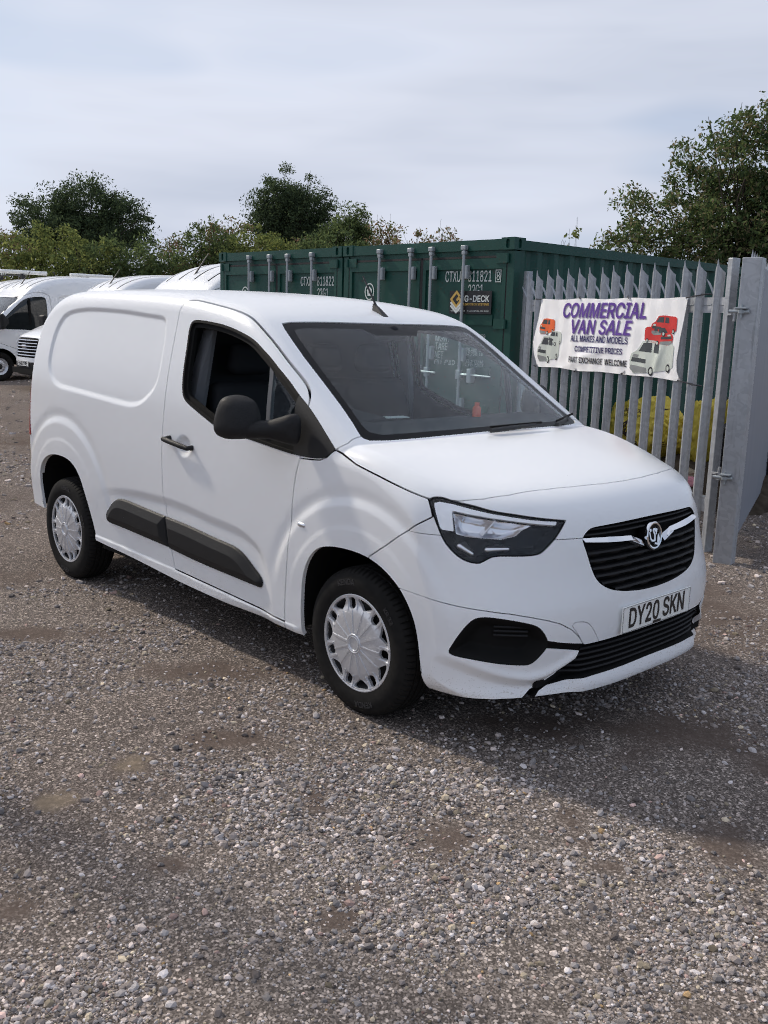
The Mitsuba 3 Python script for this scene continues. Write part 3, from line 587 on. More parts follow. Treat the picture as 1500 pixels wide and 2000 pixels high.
def width(x, z):
    w = WZ(z) - .055 * np.clip((-2.5 - x) / 1.0, 0, 1.3) ** 2 - .02 * sst(.25, .8, x)
    w = w - .0135 * sst(0, .034, -psd(RECESS, x, z))
    w = w - .015 * sst(0, .060, -psd(CREASE, x, z)) * sst(-.55, -.72, x) * sst(-2.38, -1.85, x)
    for cx, cz, k in ((.005, .37, 1.0), (-2.77, .40, 1.09)):
        rho = np.hypot(x - cx, z - cz) / k; up = sst(.42, .66, z)
        w = w + up * (.0055 * (1 - sst(.545, .59, rho)) - .0045 * np.exp(-((rho - .598) / .030) ** 2) + .003 * (1 - sst(.445, .475, rho)))
    w = w + .007 * (1 - sst(-.007, .007, z - SILLZ(x))) * sst(-2.42, -2.38, x) * sst(-.38, -.42, x)
    w = w - .020 * sst(0, .04, (1 - np.hypot((x + 1.335) / .078, (z - 1.022) / .060)) * .06)
    return w
W = Tab(width)
_ly = np.linspace(.3, 1.0, 281); _lz = np.interp(_ly, [.40, .442, .497, .563, .628, .716, .80, .855, .90], [.44, .438, .409, .366, .341, .349, .379, .416, .43])
for _ in range(3): _lz = np.convolve(np.pad(_lz, 12, mode='edge'), np.ones(25) / 25, 'valid')
LEDZ = CubicSpline(_ly, _lz)
def F(x, y, z):
    y = np.abs(y)
    X = x + (.13 + (.36 + .19 * sst(.5, .95, z)) * sst(-.05, .5, x)) * np.minimum(y, 1.1) ** 3.2 - .30 * sst(-2.7, -3.5, x) * y ** 3
    zl = LEDZ(np.clip(y, .3, 1.0)); k = sst(.42, .50, y) * sst(.3, .5, x) * sst(.93, .86, y)
    X = X + k * (.030 * (1 - sst(-.045, .0, z - zl)) * sst(.20, .30, z) - .010 * np.exp(-((z - zl) / .022) ** 2))
    Z = z + (.018 * y * y) * (1 - sst(-.2, -.9, x)) + .035 * (y / .75) ** 2.2 * sst(-.6, -1.3, x)
    return smax(PSD(X, Z), y - W(x, z), .085 + .03 * sst(.0, .5, x) + .06 * sst(-2.9, -3.4, x))
def mesh_normals(P, T):
    n = np.zeros_like(P); f = np.cross(P[T[:, 1]] - P[T[:, 0]], P[T[:, 2]] - P[T[:, 0]])
    for k in range(3): np.add.at(n, T[:, k], f)
    return n / np.maximum(np.linalg.norm(n, axis=1, keepdims=True), 1e-12)
class Piece:
    """a part of the body surface on the near half (y <= 0), with normals"""
    def __init__(s, P, T, N): s.P, s.T, s.N = P, T, N
    yy = property(lambda s: -s.P[:, 1]); x = property(lambda s: s.P[:, 0]); z = property(lambda s: s.P[:, 2])
    def sd(s, poly, view):
        """signed distance to a polygon drawn in the side, front, diagonal or top view"""
        q = {'side': (s.x, s.z), 'front': (s.yy, s.z), 'diag': (.7071 * (s.x - s.yy), s.z), 'top': (s.x, s.yy)}[view]
        return poly_sd(np.asarray(poly, float), np.stack(q, 1))
    def keep(s, d, gap=0.):
        P, T, N = clip(s.P, s.T, d + gap, s.N)
        return Piece(P, T, N / np.maximum(np.linalg.norm(N, axis=1, keepdims=True), 1e-9))
    def split(s, d, gap=.0017): return s.keep(d, gap), s.keep(-d, gap)
    def refine(s, k=1):
        for _ in range(k):
            E = np.sort(np.vstack([s.T[:, [0, 1]], s.T[:, [1, 2]], s.T[:, [2, 0]]]), 1); u, inv = np.unique(E, axis=0, return_inverse=True); inv = np.asarray(inv).ravel(); n, m = len(s.P), len(s.T)
            a, b, c = inv[:m] + n, inv[m:2 * m] + n, inv[2 * m:] + n; N = np.vstack([s.N, s.N[u[:, 0]] + s.N[u[:, 1]]])
            T = np.vstack([np.stack(q, 1) for q in ((s.T[:, 0], a, c), (a, s.T[:, 1], b), (c, b, s.T[:, 2]), (a, b, c))])
            s = Piece(np.vstack([s.P, (s.P[u[:, 0]] + s.P[u[:, 1]]) / 2]), T, N / np.maximum(np.linalg.norm(N, axis=1, keepdims=True), 1e-9))
        return s
    def push(s, h):
        P = s.P + s.N * np.reshape(h, (-1, 1)); return Piece(P, s.T, mesh_normals(P, s.T))
def arrays_of(pc, depth, both):
    P, T, N = [pc.P], [pc.T], [pc.N]; n = len(pc.P)
    if depth:
        e = rim(pc.T); e = e[~((np.abs(pc.P[e[:, 0], 1]) < 2e-4) & (np.abs(pc.P[e[:, 1], 1]) < 2e-4))]
        a, b = pc.P[e[:, 0]], pc.P[e[:, 1]]; na, nb = pc.N[e[:, 0]], pc.N[e[:, 1]]
        q = np.cross(b - a, na + nb); q /= np.maximum(np.linalg.norm(q, axis=1, keepdims=True), 1e-12)
        r = .0022 if depth > .004 else 0.
        m = len(e); P.append(np.vstack([a, b, b - nb * depth, a - na * depth])); N.append(np.vstack([q] * 4)); i = np.arange(m) + n
        T.append(np.vstack([np.stack([i + m, i, i + 2 * m], 1), np.stack([i, i + 3 * m, i + 2 * m], 1)]))
    P, T, N = np.vstack(P), np.vstack(T), np.vstack(N)
    if both == 'left': P = P * [1, -1, 1]; N = N * [1, -1, 1]; T = T[:, ::-1]
    if both == 'both': T = np.vstack([T, T[:, ::-1] + len(P)]); P = np.vstack([P, P * [1, -1, 1]]); N = np.vstack([N, N * [1, -1, 1]]); i = np.arange(len(P)); h_ = len(P) // 2; c = (i >= h_) & (np.abs(P[:, 1]) < 2e-4); T = np.where(c, i - h_, i)[T]
    return P, T, N
def put(key, pc, bsdf, depth=.016, side='both', label=None, xf=None):
    P, T, N = arrays_of(pc, depth, side)
    if xf is not None: P = P @ xf[:3, :3].T + xf[:3, 3]; N = N @ xf[:3, :3].T
    path = meshkit.write_ply((P, T), False, normals=N); key = freekey(key)
    scene[key] = {'type': 'ply', 'filename': path, 'face_normals': False, 'bsdf': {'type': 'ref', 'id': bsdf}}
    say(key, label); return key
SIDES = ('right', 'left')
def mirror(m):
    m = m.copy(); m.vertices[:, 1] *= -1; m.invert(); return m
def onside(m, side): return m if side == 'right' else mirror(m)

# polygons of the panels, in metres on the van itself
DOOR = spline([(-1.478, .338), (-1.504, .445), (-1.532, .619), (-1.541, .755), (-1.549, .9), (-1.550, 1.045), (-1.540, 1.197), (-1.533, 1.354), (-1.534, 1.494), (-1.540, 1.627), (-1.543, 1.70), (-1.532, 1.742), (-1.49, 1.757), (-1.31, 1.742), (-1.1, 1.714), (-.946, 1.679), (-.837, 1.63), (-.715, 1.562), (-.588, 1.483), (-.484, 1.418), (-.420, 1.372), (-.384, 1.330), (-.370, 1.285), (-.368, 1.15), (-.378, 1.08), (-.398, 1.02), (-.414, .93), (-.433, .759), (-.462, .546), (-.484, .409), (-.492, .297)], 6, True, (0, 30))
WINDOW = spline([(-1.367, 1.284), (-1.382, 1.334), (-1.392, 1.428), (-1.403, 1.536), (-1.412, 1.620), (-1.397, 1.649), (-1.352, 1.658), (-1.231, 1.652), (-1.098, 1.638), (-.967, 1.613), (-.842, 1.577), (-.764, 1.54), (-.694, 1.504), (-.623, 1.462), (-.525, 1.404), (-.446, 1.352), (-.37, 1.305), (-.256, 1.223), (-.153, 1.143), (-.172, 1.122), (-.205, 1.104), (-.242, 1.094), (-.3, 1.089), (-.427, 1.090), (-.6, 1.104), (-.82, 1.124), (-1.022, 1.147), (-1.093, 1.165), (-1.2, 1.201), (-1.298, 1.236), (-1.342, 1.257)], 6, True, (18,))
SAILX = lambda z: np.interp(z, [1.05, 1.09, 1.166, 1.352, 1.4], [-.43, -.427, -.423, -.446, -.45])
GLASSF = np.array([(0, 1.667), (.3, 1.668), (.47, 1.667), (.60, 1.663), (.652, 1.655), (.668, 1.63), (.684, 1.58), (.698, 1.515), (.712, 1.40), (.726, 1.31), (.742, 1.245), (.757, 1.204), (.757, 1.188), (.735, 1.180), (.65, 1.178), (.35, 1.183), (0, 1.186), (-.1, 1.186), (-.1, 1.667)])
GLASSI = np.array([(0, 1.612), (.15, 1.612), (.20, 1.640), (.47, 1.640), (.585, 1.637), (.618, 1.628), (.632, 1.60), (.650, 1.53), (.672, 1.40), (.690, 1.30), (.706, 1.235), (.700, 1.212), (.65, 1.200), (.44, 1.203), (0, 1.206), (-.1, 1.206), (-.1, 1.612)])
HEAD = spline([(-.328, 1.002), (-.322, 1.012), (-.304, 1.018), (-.269, 1.017), (-.233, 1.008), (-.158, .996), (-.088, .981), (-.009, .971), (.07, .961), (.151, .952), (.205, .947), (.192, .926), (.164, .885), (.124, .843), (.101, .826), (.065, .819), (-.006, .816), (-.078, .811), (-.106, .797), (-.131, .785), (-.16, .786), (-.199, .798), (-.231, .82), (-.264, .855), (-.289, .903), (-.314, .959)], 6, True, (10, 19))
DRL = np.array([(-.310, .998), (-.288, 1.004), (-.233, .998), (-.158, .983), (-.088, .971), (-.009, .961), (.07, .951), (.169, .944), (.165, .931), (.07, .939), (-.009, .948), (-.088, .956), (-.174, .966), (-.24, .975), (-.236, .931), (-.231, .897), (-.281, .9), (-.300, .956)])
GRILLE = spline([(0, .921), (.15, .920), (.26, .918), (.345, .915), (.385, .908), (.412, .890), (.424, .873), (.415, .83), (.40, .775), (.378, .719), (.35, .69), (.31, .669), (.245, .652), (.12, .636), (0, .631), (-.1, .631), (-.1, .921)], 6, True, (0, 14, 15, 16))
LAMPB = np.array([(-.236, .966), (-.174, .958), (-.088, .948), (-.009, .941), (.070, .932), (.031, .913), (.008, .892), (-.047, .878), (-.125, .880), (-.183, .881), (-.224, .888)])
INTAKE = np.array([(-.1, .468), (0, .468), (.24, .468), (.40, .464), (.452, .463), (.470, .43), (.490, .39), (.526, .344), (.59, .312), (.633, .292), (.664, .26), (.672, .2), (.628, .2), (.619, .26), (.60, .285), (.565, .304), (.47, .317), (.36, .324), (.07, .329), (-.1, .330)])
STRIP = np.array([(.625, .502), (.538, .482), (.44, .467), (.43, .436), (.524, .453), (.615, .468)])
FOG = spline([(-.232, .434), (-.221, .464), (-.206, .494), (-.152, .571), (-.12, .587), (-.078, .59), (.073, .566), (.117, .543), (.143, .503), (.147, .482), (.14, .462), (.1, .414), (.075, .400), (.05, .399), (-.019, .404), (-.145, .417), (-.22, .424)], 6, True)
WINGP = np.array([(-.50, .20), (-.492, .297), (-.484, .409), (-.462, .546), (-.433, .759), (-.414, .93), (-.398, 1.02), (-.378, 1.078), (-.3, 1.082), (-.242, 1.087), (-.195, 1.105), (-.153, 1.141), (-.012, 1.097), (.125, 1.068), (.247, 1.039), (.37, 1.01), (.39, .985), (.408, .945), (.308, .875), (.202, .799), (.105, .733), (0, .5), (-.2, .2)])
BONS = np.array([(-.153, 1.143), (-.012, 1.097), (.125, 1.068), (.247, 1.039), (.37, 1.01), (.42, 1.003), (.55, .985), (1.05, .9), (1.05, 1.45), (-.118, 1.45), (-.118, 1.17)])
BONX = lambda y: np.interp(y, [0, .15, .312, .45, .611, .70, .771, .835, .88, .95], [.700, .695, .674, .640, .583, .530, .467, .376, .27, .1])
LOWB = np.array([(-.6, .64), (-.419, .639), (-.327, .633), (-.219, .62), (-.096, .613), (.0, .604), (.071, .592), (.14, .577), (.194, .560), (.240, .533), (.271, .503), (.293, .469), (.31, .44), (.30, .40), (.24, .34), (.115, .295), (.068, .262), (.06, .1), (-.6, .1)])
TOW = spline([(.243, .552), (.262, .560), (.295, .556), (.315, .545), (.338, .514), (.362, .470), (.362, .455), (.293, .455), (.292, .470), (.272, .506), (.252, .533)], 6, True, (5, 6, 7, 8))

# ------------------------------------------------------------------ the small white van
van = thing('white_van', 'white short wheelbase panel van in the foreground, its near cab window wound down', 'van')
P_, T_ = surface_net(F, np.array([-3.68, -.97, .12]), [1.0, .03, 1.95], .0085)
P_, N_ = project(F, P_)
B = Piece(P_, T_, N_).keep(-.0 + P_[:, 1])
B = B.keep(np.interp(B.x, [-3.6, -3.0, -2.9, -2.35, -1.96, -1.43, -.98, -.5, .4, .62, .8, 1.0], [.42, .40, .40, .335, .31, .277, .262, .262, .235, .255, .266, .266]) - B.z)
for k, poly in ARCHP.items():
    B = B.keep(-np.maximum(B.sd(poly, 'side'), .40 - B.yy))
W0, B = (lambda d: (B.keep(d, .0), B.keep(-d, .0)))(np.maximum(B.sd(WINDOW, 'side'), .5 - B.yy))
WS, B = B.split(np.maximum(B.sd(GLASSF, 'front'), B.x - .12), .001)
HL, B = B.split(np.maximum(B.sd(HEAD, 'diag'), .2 - B.x), .0012)
GR, B = B.split(np.maximum(B.sd(GRILLE, 'front'), .4 - B.x), .0005)
IN, B = B.split(np.maximum(B.sd(INTAKE, 'front'), .4 - B.x), .0005)
FG, B = B.split(np.maximum(B.sd(FOG, 'diag'), .3 - B.x), .0005)
SP, B = B.split(np.maximum(B.sd(STRIP, 'front'), .4 - B.x), .0005)
DR, B = B.split(np.maximum(B.sd(DOOR, 'side'), .5 - B.yy), .0034)
WG, B = B.split(np.maximum(B.sd(WINGP, 'side'), .5 - B.yy), .0030)
BN, B = B.split(np.maximum(B.sd(BONS, 'side'), B.x - BONX(B.yy)), .0027)
FR, B = B.split(-.05 - B.x + 0 * B.z, .0001)
NS, FR = FR.split(np.maximum(.878 - FR.z, .3 - FR.x), .0012)
LB, FR = FR.split(FR.sd(LOWB, 'diag'), .0016)
LP, FR = FR.split(FR.z - .395, .0002)
TW, FR = FR.split(FR.sd(TOW, 'diag'), .0012)
RL, B = B.split(np.maximum(np.maximum(B.x + 3.285 + .1 * (B.z - .88), np.abs(B.z - 1.05) - .18), .60 - B.yy), .002)
RB, B = B.split(np.maximum(B.x + 3.02, B.z - (.735 - .55 * (B.x + 3.3))), .0015)
RD, B = B.split(np.maximum(np.maximum(B.x + 3.30, B.yy - .70), B.z - 1.72), .002)
paint = 'white_paint'
put(f'{van}__body', B, paint, .03, label='white side panel, roof and windscreen pillars')
put(f'{van}__bonnet', BN, paint); put(f'{van}__nose_panel', NS, paint); put(f'{van}__front_bumper', FR, paint, .03)
put(f'{van}__rear_bumper', RB, paint); put(f'{van}__rear_door', RD, paint)
put(f'{van}__splitter_lip', LP, paint, .03)
put(f'{van}__windscreen_surround', WS.keep(-WS.sd(GLASSI, 'front'), 0).push(-.004), 'gloss_black', .004)
put(f'{van}__windscreen', WS.keep(WS.sd(GLASSI, 'front'), 0).push(-.004), 'windscreen_glass', 0)
hl_in = HL.keep(HL.sd(HEAD, 'diag'), .0045)
for sd in SIDES:
    put(f'{van}__front_wing', WG, paint, .02, sd); put(f'{van}__lower_bumper', LB, paint, .03, sd); put(f'{van}__tow_eye_cover', TW, paint, .008, sd)
    put(f'{van}__tail_lamp', RL.push(.004), 'red_lens', .02, sd, 'narrow red tail lamp')
    d = put(f'{van}__cab_door', DR, paint, .02, sd)
    dW = W0.sd(WINDOW, 'side'); sx = W0.x - SAILX(W0.z)
    sail = W0.keep(np.maximum(-sx, dW), .0015); rest = W0.keep(sx, .0015); dr_ = rest.sd(WINDOW, 'side')
    put(f'{d}__mirror_panel', sail.push(.003), 'moulding', .014, sd, 'matt black triangle ahead of the cab window')
    lip = rest.keep(-.013 - dr_); put(f'{d}__window_seal', lip.push(.002), 'rubber', .014, sd, 'black rubber seal')
    r2 = rest.keep(dr_ + .011); ch = r2.keep(-.034 - r2.sd(WINDOW, 'side')); put(f'{d}__window_frame', ch.push(-.012), 'deep_black', .02, sd)
    r3 = r2.keep(r2.sd(WINDOW, 'side') + .030)
    bx = np.interp(r3.z, [1.08, 1.23, 1.34, 1.42, 1.6], [-.640, -.642, -.648, -.655, -.70])
    put(f'{d}__divider_bar', r3.keep(np.abs(r3.x - bx) - .014).push(-.008), 'cab_grey', .02, sd)
    put(f'{d}__quarter_pane', r3.keep(bx - r3.x).push(-.013), 'pane', 0, sd)
    if sd == 'left': put(f'{d}__window_pane', r3.keep(r3.x - bx).push(-.016), 'pane', 0, sd)
    # lamp unit: clear cover, black housing, bright running-light band, two bowls
    h = put(f'{van}__headlight', hl_in.push(-.003), 'lens', 0, sd, 'clear headlight cover')
    put(f'{h}__rim', HL.keep(-.005 - HL.sd(HEAD, 'diag')).push(-.002), 'gloss_black', .02, sd)
    dh = hl_in.sd(HEAD, 'diag'); put(f'{h}__housing', hl_in.push(-.012 - .050 * sst(.0, .03, -dh)), 'gloss_black', 0, sd)
    ha = hl_in.keep(hl_in.sd(LAMPB, 'diag')); da = -ha.sd(LAMPB, 'diag'); put(f'{h}__reflector_tray', ha.push(-.016 - .030 * sst(.0, .02, da)), 'satin_chrome', .0, sd)
    put(f'{h}__running_light', hl_in.keep(hl_in.sd(DRL, 'diag')).push(-.007), 'drl_white', .022, sd, 'white running light band')
    for (px, py, pz, R) in ((.528, -.738, .918, .050), (.610, -.655, .914, .043)):
        pr = [(R, .0), (R * .93, -.012), (R * .75, -.030), (R * .45, -.046), (.012, -.052), (.0, -.052)]
        b = trimesh.creation.revolve(np.array(pr), sections=32); b.vertices *= [1.25, .78, 1]
        n = np.array([.80, -.55, .22]); n /= np.linalg.norm(n); rr = np.cross([0, 0, 1], n); rr /= np.linalg.norm(rr)
        b = frame(b, [px, py, pz], rr, np.cross(n, rr)); bk = add(f'{h}__reflector', onside(b, sd), 'chrome', 40)
        q = trimesh.creation.icosphere(2, .009); q.apply_translation(np.array([px, py, pz]) - n * .035); add(f'{h}__bulb', onside(q, sd), 'drl_white', True)
    add(f'{h}__divider', onside(tm(m3.Manifold.batch_hull([m3.Manifold.sphere(.004, 8).translate(t) for t in ((.588, -.690, .940), (.565, -.735, .884), (.555, -.675, .94), (.53, -.715, .884))])), sd), 'satin_chrome', 40)
    for a0, b0, wd in (((.50, -.79, .838), (.545, -.765, .812), .03), ((.585, -.725, .830), (.640, -.668, .836), .012)):
        add(f'{h}__indicator', onside(tm(hull([(a0, .012), (b0, .008), ((np.array(a0) + b0) / 2 + [-.02, .015, wd * .6], .010)], 10)), sd), 'satin_chrome', 40)
    # black fog-lamp recess
    dF = FG.sd(FOG, 'diag'); fg = put(f'{van}__fog_recess', FG.push(-.055 * sst(.0, .05, -dF)), 'deep_black', .004, sd, 'black blind fog lamp recess')
    for z in (.545, .528, .511):
        add(f'{fg}__rib', onside(tube([[.655, -.745, z], [.70, -.70, z], [.745, -.650, z]], .005, 6), sd), 'moulding', 40)
    put(f'{van}__bumper_strip', SP.push(-.004), 'gloss_black', .01, sd)
    # side rubbing strips with a bevelled top
    for pts, shp in (([(-2.185, .53), (-2.166, .559), (-2.116, .603), (-2.069, .629), (-2.01, .641), (-1.78, .632), (-1.539, .620), (-1.512, .452), (-1.798, .461), (-2.10, .473), (-2.16, .478), (-2.184, .495)], (6, 7)),
                     ([(-1.531, .620), (-1.276, .608), (-1.049, .590), (-.909, .581), (-.836, .565), (-.776, .534), (-.718, .497), (-.668, .463), (-.663, .440), (-.678, .420), (-.713, .415), (-.952, .421), (-1.232, .430), (-1.504, .448)], (0, 13))):
        poly = spline(pts, 6, True, shp)
        src = Piece(P_, T_, N_).keep(np.maximum(np.abs(P_[:, 0] + 1.4) - .95, np.abs(P_[:, 2] - .5) - .2)); src = src.keep(.5 - src.yy)
        m = src.keep(src.sd(poly, 'side')).refine(2); dm = -m.sd(poly, 'side')
        put(f'{van}__side_moulding', m.push(.004 + .012 * np.clip(dm / .006, 0, 1) + .020 * np.clip((dm - .006) / .042, 0, 1)), 'moulding', .022, sd, 'black plastic side moulding')
    # mirror
    hp = [((-.612, -1.005, 1.190), .055), ((-.612, -1.070, 1.190), .055), ((-.600, -1.0, 1.272), .055), ((-.598, -1.055, 1.270), .055), ((-.562, -.995, 1.262), .055), ((-.565, -1.045, 1.255), .052), ((-.535, -.99, 1.190), .05), ((-.55, -1.06, 1.190), .05)]
    mh = hull(hp, 28); mh = tm(mh.refine_to_length(.014)); mh.merge_vertices(); trimesh.smoothing.filter_laplacian(mh, iterations=14)
    mh.vertices = (mh.vertices - [-.58, -1.03, 1.225]) * 1.0 + [-.58, -1.03, 1.203]
    arm = hull([((-.60, -1.06, 1.160), .026), ((-.52, -1.02, 1.166), .036), ((-.45, -.97, 1.178), .037), ((-.58, -1.0, 1.170), .034)], 24) + hull([((-.46, -.975, 1.174), .035), ((-.40, -.93, 1.186), .042), ((-.365, -.90, 1.140), .028), ((-.36, -.90, 1.225), .028)], 24)
    arm = tm(arm.refine_to_length(.014)); arm.merge_vertices(); trimesh.smoothing.filter_laplacian(arm, iterations=8)
    mk = add(f'{d}__mirror', onside(mh, sd), 'moulding', True, 'big black door mirror'); add(f'{d}__mirror_arm', onside(arm, sd), 'moulding', True)
    mg = rbox(-.672, -.664, -1.075, -.995, 1.195, 1.265, .003, 6); add(f'{d}__mirror_glass', onside(mg, sd), 'chrome')
    hb = tm(hull([((-1.475, -.922, 1.046), .013), ((-1.44, -.928, 1.044), .0135), ((-1.30, -.928, 1.030), .0135), ((-1.25, -.920, 1.022), .012)], 20)); add(f'{d}__handle', onside(hb, sd), 'moulding', 40, 'black door handle')
    add(f'{d}__handle_base', onside(cat_([tm(hull([((-1.472, -.885, 1.046), .018), ((-1.472, -.92, 1.046), .012)], 12)), tm(hull([((-1.253, -.885, 1.022), .014), ((-1.253, -.918, 1.022), .011)], 12))]), sd), 'moulding', 40)
    ib = tm(hull([((-.362, -.891, .786), .012), ((-.330, -.891, .785), .012)], 16)); add(f'{van}__side_indicator', onside(ib, sd), 'satin_chrome', 40)
    # arch liners
    for k, a in ARCH.items():
        q = spline(a, 4); q = q + .004 * (q - [k, .36]) / np.linalg.norm(q - [k, .36], axis=1, keepdims=True); q = q[q[:, 1] > np.where(q[:, 0] < -2.785, .43, .30)]; n = len(q); ys = (-.872 if k == 0 else -.862, -.80, -.43)
        v = np.vstack([np.c_[q[:, 0], np.full(n, y), q[:, 1]] for y in ys] + [[[k, -.43, .30]]]); i = np.arange(n - 1)
        f = [np.stack([r * n + i, r * n + i + 1, (r + 1) * n + i + 1], 1) for r in (0, 1)] + [np.stack([r * n + i, (r + 1) * n + i + 1, (r + 1) * n + i], 1) for r in (0, 1)] + [np.stack([2 * n + i, 2 * n + i + 1, i * 0 + 3 * n], 1)]
        add(f'{van}__arch_liner', onside(trimesh.Trimesh(v, np.vstack(f), process=False), sd), 'deep_black')
# grille pocket, slats, bright bars, badge
dG = GR.sd(GRILLE, 'front'); gr = put(f'{van}__grille', GR.push(-.045 * sst(.0, .012, -dG)), 'deep_black', .002, label='black grille with wavy slats')
def fx(y, z, off=0.):
    """front surface of the van at (y, z), moved in by off"""
    y, z = np.atleast_1d(y).astype(float), np.broadcast_to(np.atleast_1d(z).astype(float), np.shape(np.atleast_1d(y))); x = np.full(len(y), .95)
    for _ in range(60): x = x - np.clip(F(x, y, z), -.05, .05) * .8
    return x - off
def half_w(poly, z): 
    q = np.asarray(poly); q = q[q[:, 0] > 0]; s = LineString([(-.01, z), (1, z)]).intersection(Polygon(poly)); return s.bounds[2] if not s.is_empty else 0
def slat(z, w, t, dep, off, wav=0., n=61, x0=0.):
    y = np.linspace(-w, w, n); x = fx(y, z, off); zz = z + 0 * y
    k = wav * np.tanh(7 * np.sin(y * 2 * PI / .125 + 60 * z)); sec = []
    for (dx, dz, kk) in ((-dep, t * .5, 0), (0, t * .5, 0), (.004, 0, 0.), (0, -t * .5, 1), (-dep, -t * .8, 1)): sec.append(np.stack([x + dx, y, zz + dz + kk * k], 1))
    V = np.stack(sec, 1); m = V.shape[1]; i, j = np.meshgrid(np.arange(n - 1), np.arange(m), indexing='ij')
    q = np.stack([i * m + j, i * m + (j + 1) % m, (i + 1) * m + (j + 1) % m, (i + 1) * m + j], -1).reshape(-1, 4)
    msh = trimesh.Trimesh(V.reshape(-1, 3), np.vstack([q[:, [0, 1, 2]], q[:, [0, 2, 3]]]), process=False); msh.fix_normals(); return msh
for i in range(6): z = .812 - i * .0305; add(f'{gr}__slat', slat(z, half_w(GRILLE, z) - .006, .014, .03, .006, .0032), 'moulding', 35)
for z in (.884, .904): add(f'{gr}__slat', slat(z, half_w(GRILLE, z) - .012, .008, .03, .010), 'moulding', 35)
for s in (-1, 1):
    def bar(pts, n=9, th=.009):
        """a bright bar with lower and upper edge points (y, z)"""
        lo, up = pts; y = np.linspace(0, 1, n); L = np.array([[np.interp(t, np.linspace(0, 1, len(lo)), [q[k] for q in lo]) for k in (0, 1)] for t in y]); Uq = np.array([[np.interp(t, np.linspace(0, 1, len(up)), [q[k] for q in up]) for k in (0, 1)] for t in y])
        mid = L * .72 + Uq * .28; rows = []
        for A, o in ((L, .006), (mid, -th), (Uq, .006)): rows.append(np.stack([fx(A[:, 0], A[:, 1], o), A[:, 0] * s, A[:, 1]], 1))
        V = np.stack(rows, 1); i, j = np.meshgrid(np.arange(n - 1), np.arange(2), indexing='ij'); q = np.stack([i * 3 + j, i * 3 + j + 1, (i + 1) * 3 + j + 1, (i + 1) * 3 + j], -1).reshape(-1, 4)
        m = trimesh.Trimesh(V.reshape(-1, 3), np.vstack([q[:, [0, 1, 2]], q[:, [0, 2, 3]]]), process=False); return m
    add(f'{gr}__bright_bar', bar((((.421, .859), (.26, .843), (.135, .838)), ((.421, .876), (.29, .870), (.145, .859)))), 'chrome', False)
    add(f'{gr}__bright_bar', bar((((.145, .858), (.11, .838)), ((.135, .838), (.10, .806))), 2), 'chrome', False)
    add(f'{gr}__bright_bar', bar((((.165, .836), (.08, .803)), ((.145, .857), (.074, .835))), 3), 'satin_chrome', False)
def lathe_x(prof, n=40):
    m = trimesh.creation.revolve(np.asarray(prof, float), sections=n); m.apply_transform(rotm(PI / 2, [0, 1, 0])); return m
EC = np.array([fx(0., .842)[0], 0., .842])
def badge(m, tilt=-.13):
    m = m.copy(); m.apply_transform(rotm(tilt, [0, 1, 0])); m.apply_translation(EC); return m
bd = add(f'{gr}__badge', badge(lathe_x([(.0, .004), (.058, .004), (.06, -.03)])), 'gloss_black', 30, 'round chrome badge')
add(f'{gr}__badge_ring', badge(lathe_x([(.047, .004), (.0485, .012), (.054, .0135), (.058, .010), (.0595, .0)])), 'chrome', 30)
grif = unary_union([Polygon([(-.030, .030), (-.012, .034), (-.014, .018), (-.026, .014)]), LineString([(-.030, .012), (-.032, -.012), (-.022, -.022), (-.004, -.022)]).buffer(.0038), LineString([(-.004, -.020), (.004, .0), (.0, .018), (.012, .032), (.016, .016)]).buffer(.0052), LineString([(.012, .02), (.028, .022), (.02, .010), (.016, .004)]).buffer(.0036),
                    LineString([(-.006, -.034), (.014, -.040), (.034, -.018)]).buffer(.004), Polygon([(.006, -.036), (.036, -.02), (.032, .004), (.02, -.01)])]).intersection(Point(0, 0).buffer(.047))
add(f'{gr}__badge_relief', badge(frame(extr(grif, .006), [.004, 0, 0], [0, 1, 0], [0, 0, 1]), -.34), 'chrome')
ig = put(f'{van}__lower_grille', IN.push(-.040 * sst(.0, .015, -IN.sd(INTAKE, 'front'))), 'deep_black', .002, label='black lower grille')
for z in (.440, .416, .392, .368, .346): add(f'{ig}__slat', slat(z, half_w(INTAKE, z) - .008, .010, .03, .014), 'moulding', 35)
# number plate
px = fx(0., .534)[0] + .006; pk = add(f'{van}__number_plate', rbox(px, px + .006, -.26, .26, .4785, .5895, .002, 6), 'plate_white', label='white front number plate')
tx = text('DY20 SKN', .079, .425, True, .0015); add(f'{pk}__lettering', frame(tx, [px + .0062, -.214, .4985], [0, 1, 0], [0, 0, 1]), 'plate_black')
add(f'{pk}__lettering', frame(extr(sbox(-.03, 0, .03, .011), .001), [px + .0062, 0, .4815], [0, 1, 0], [0, 0, 1]), 'plate_black')
rm = Polygon([(-.258, -.0535), (.258, -.0535), (.258, .0535), (-.258, .0535)]); add(f'{pk}__border', frame(extr(rm.difference(rm.buffer(-.0016)), .0008), [px + .0062, 0, .534], [0, 1, 0], [0, 0, 1]), 'plate_black')
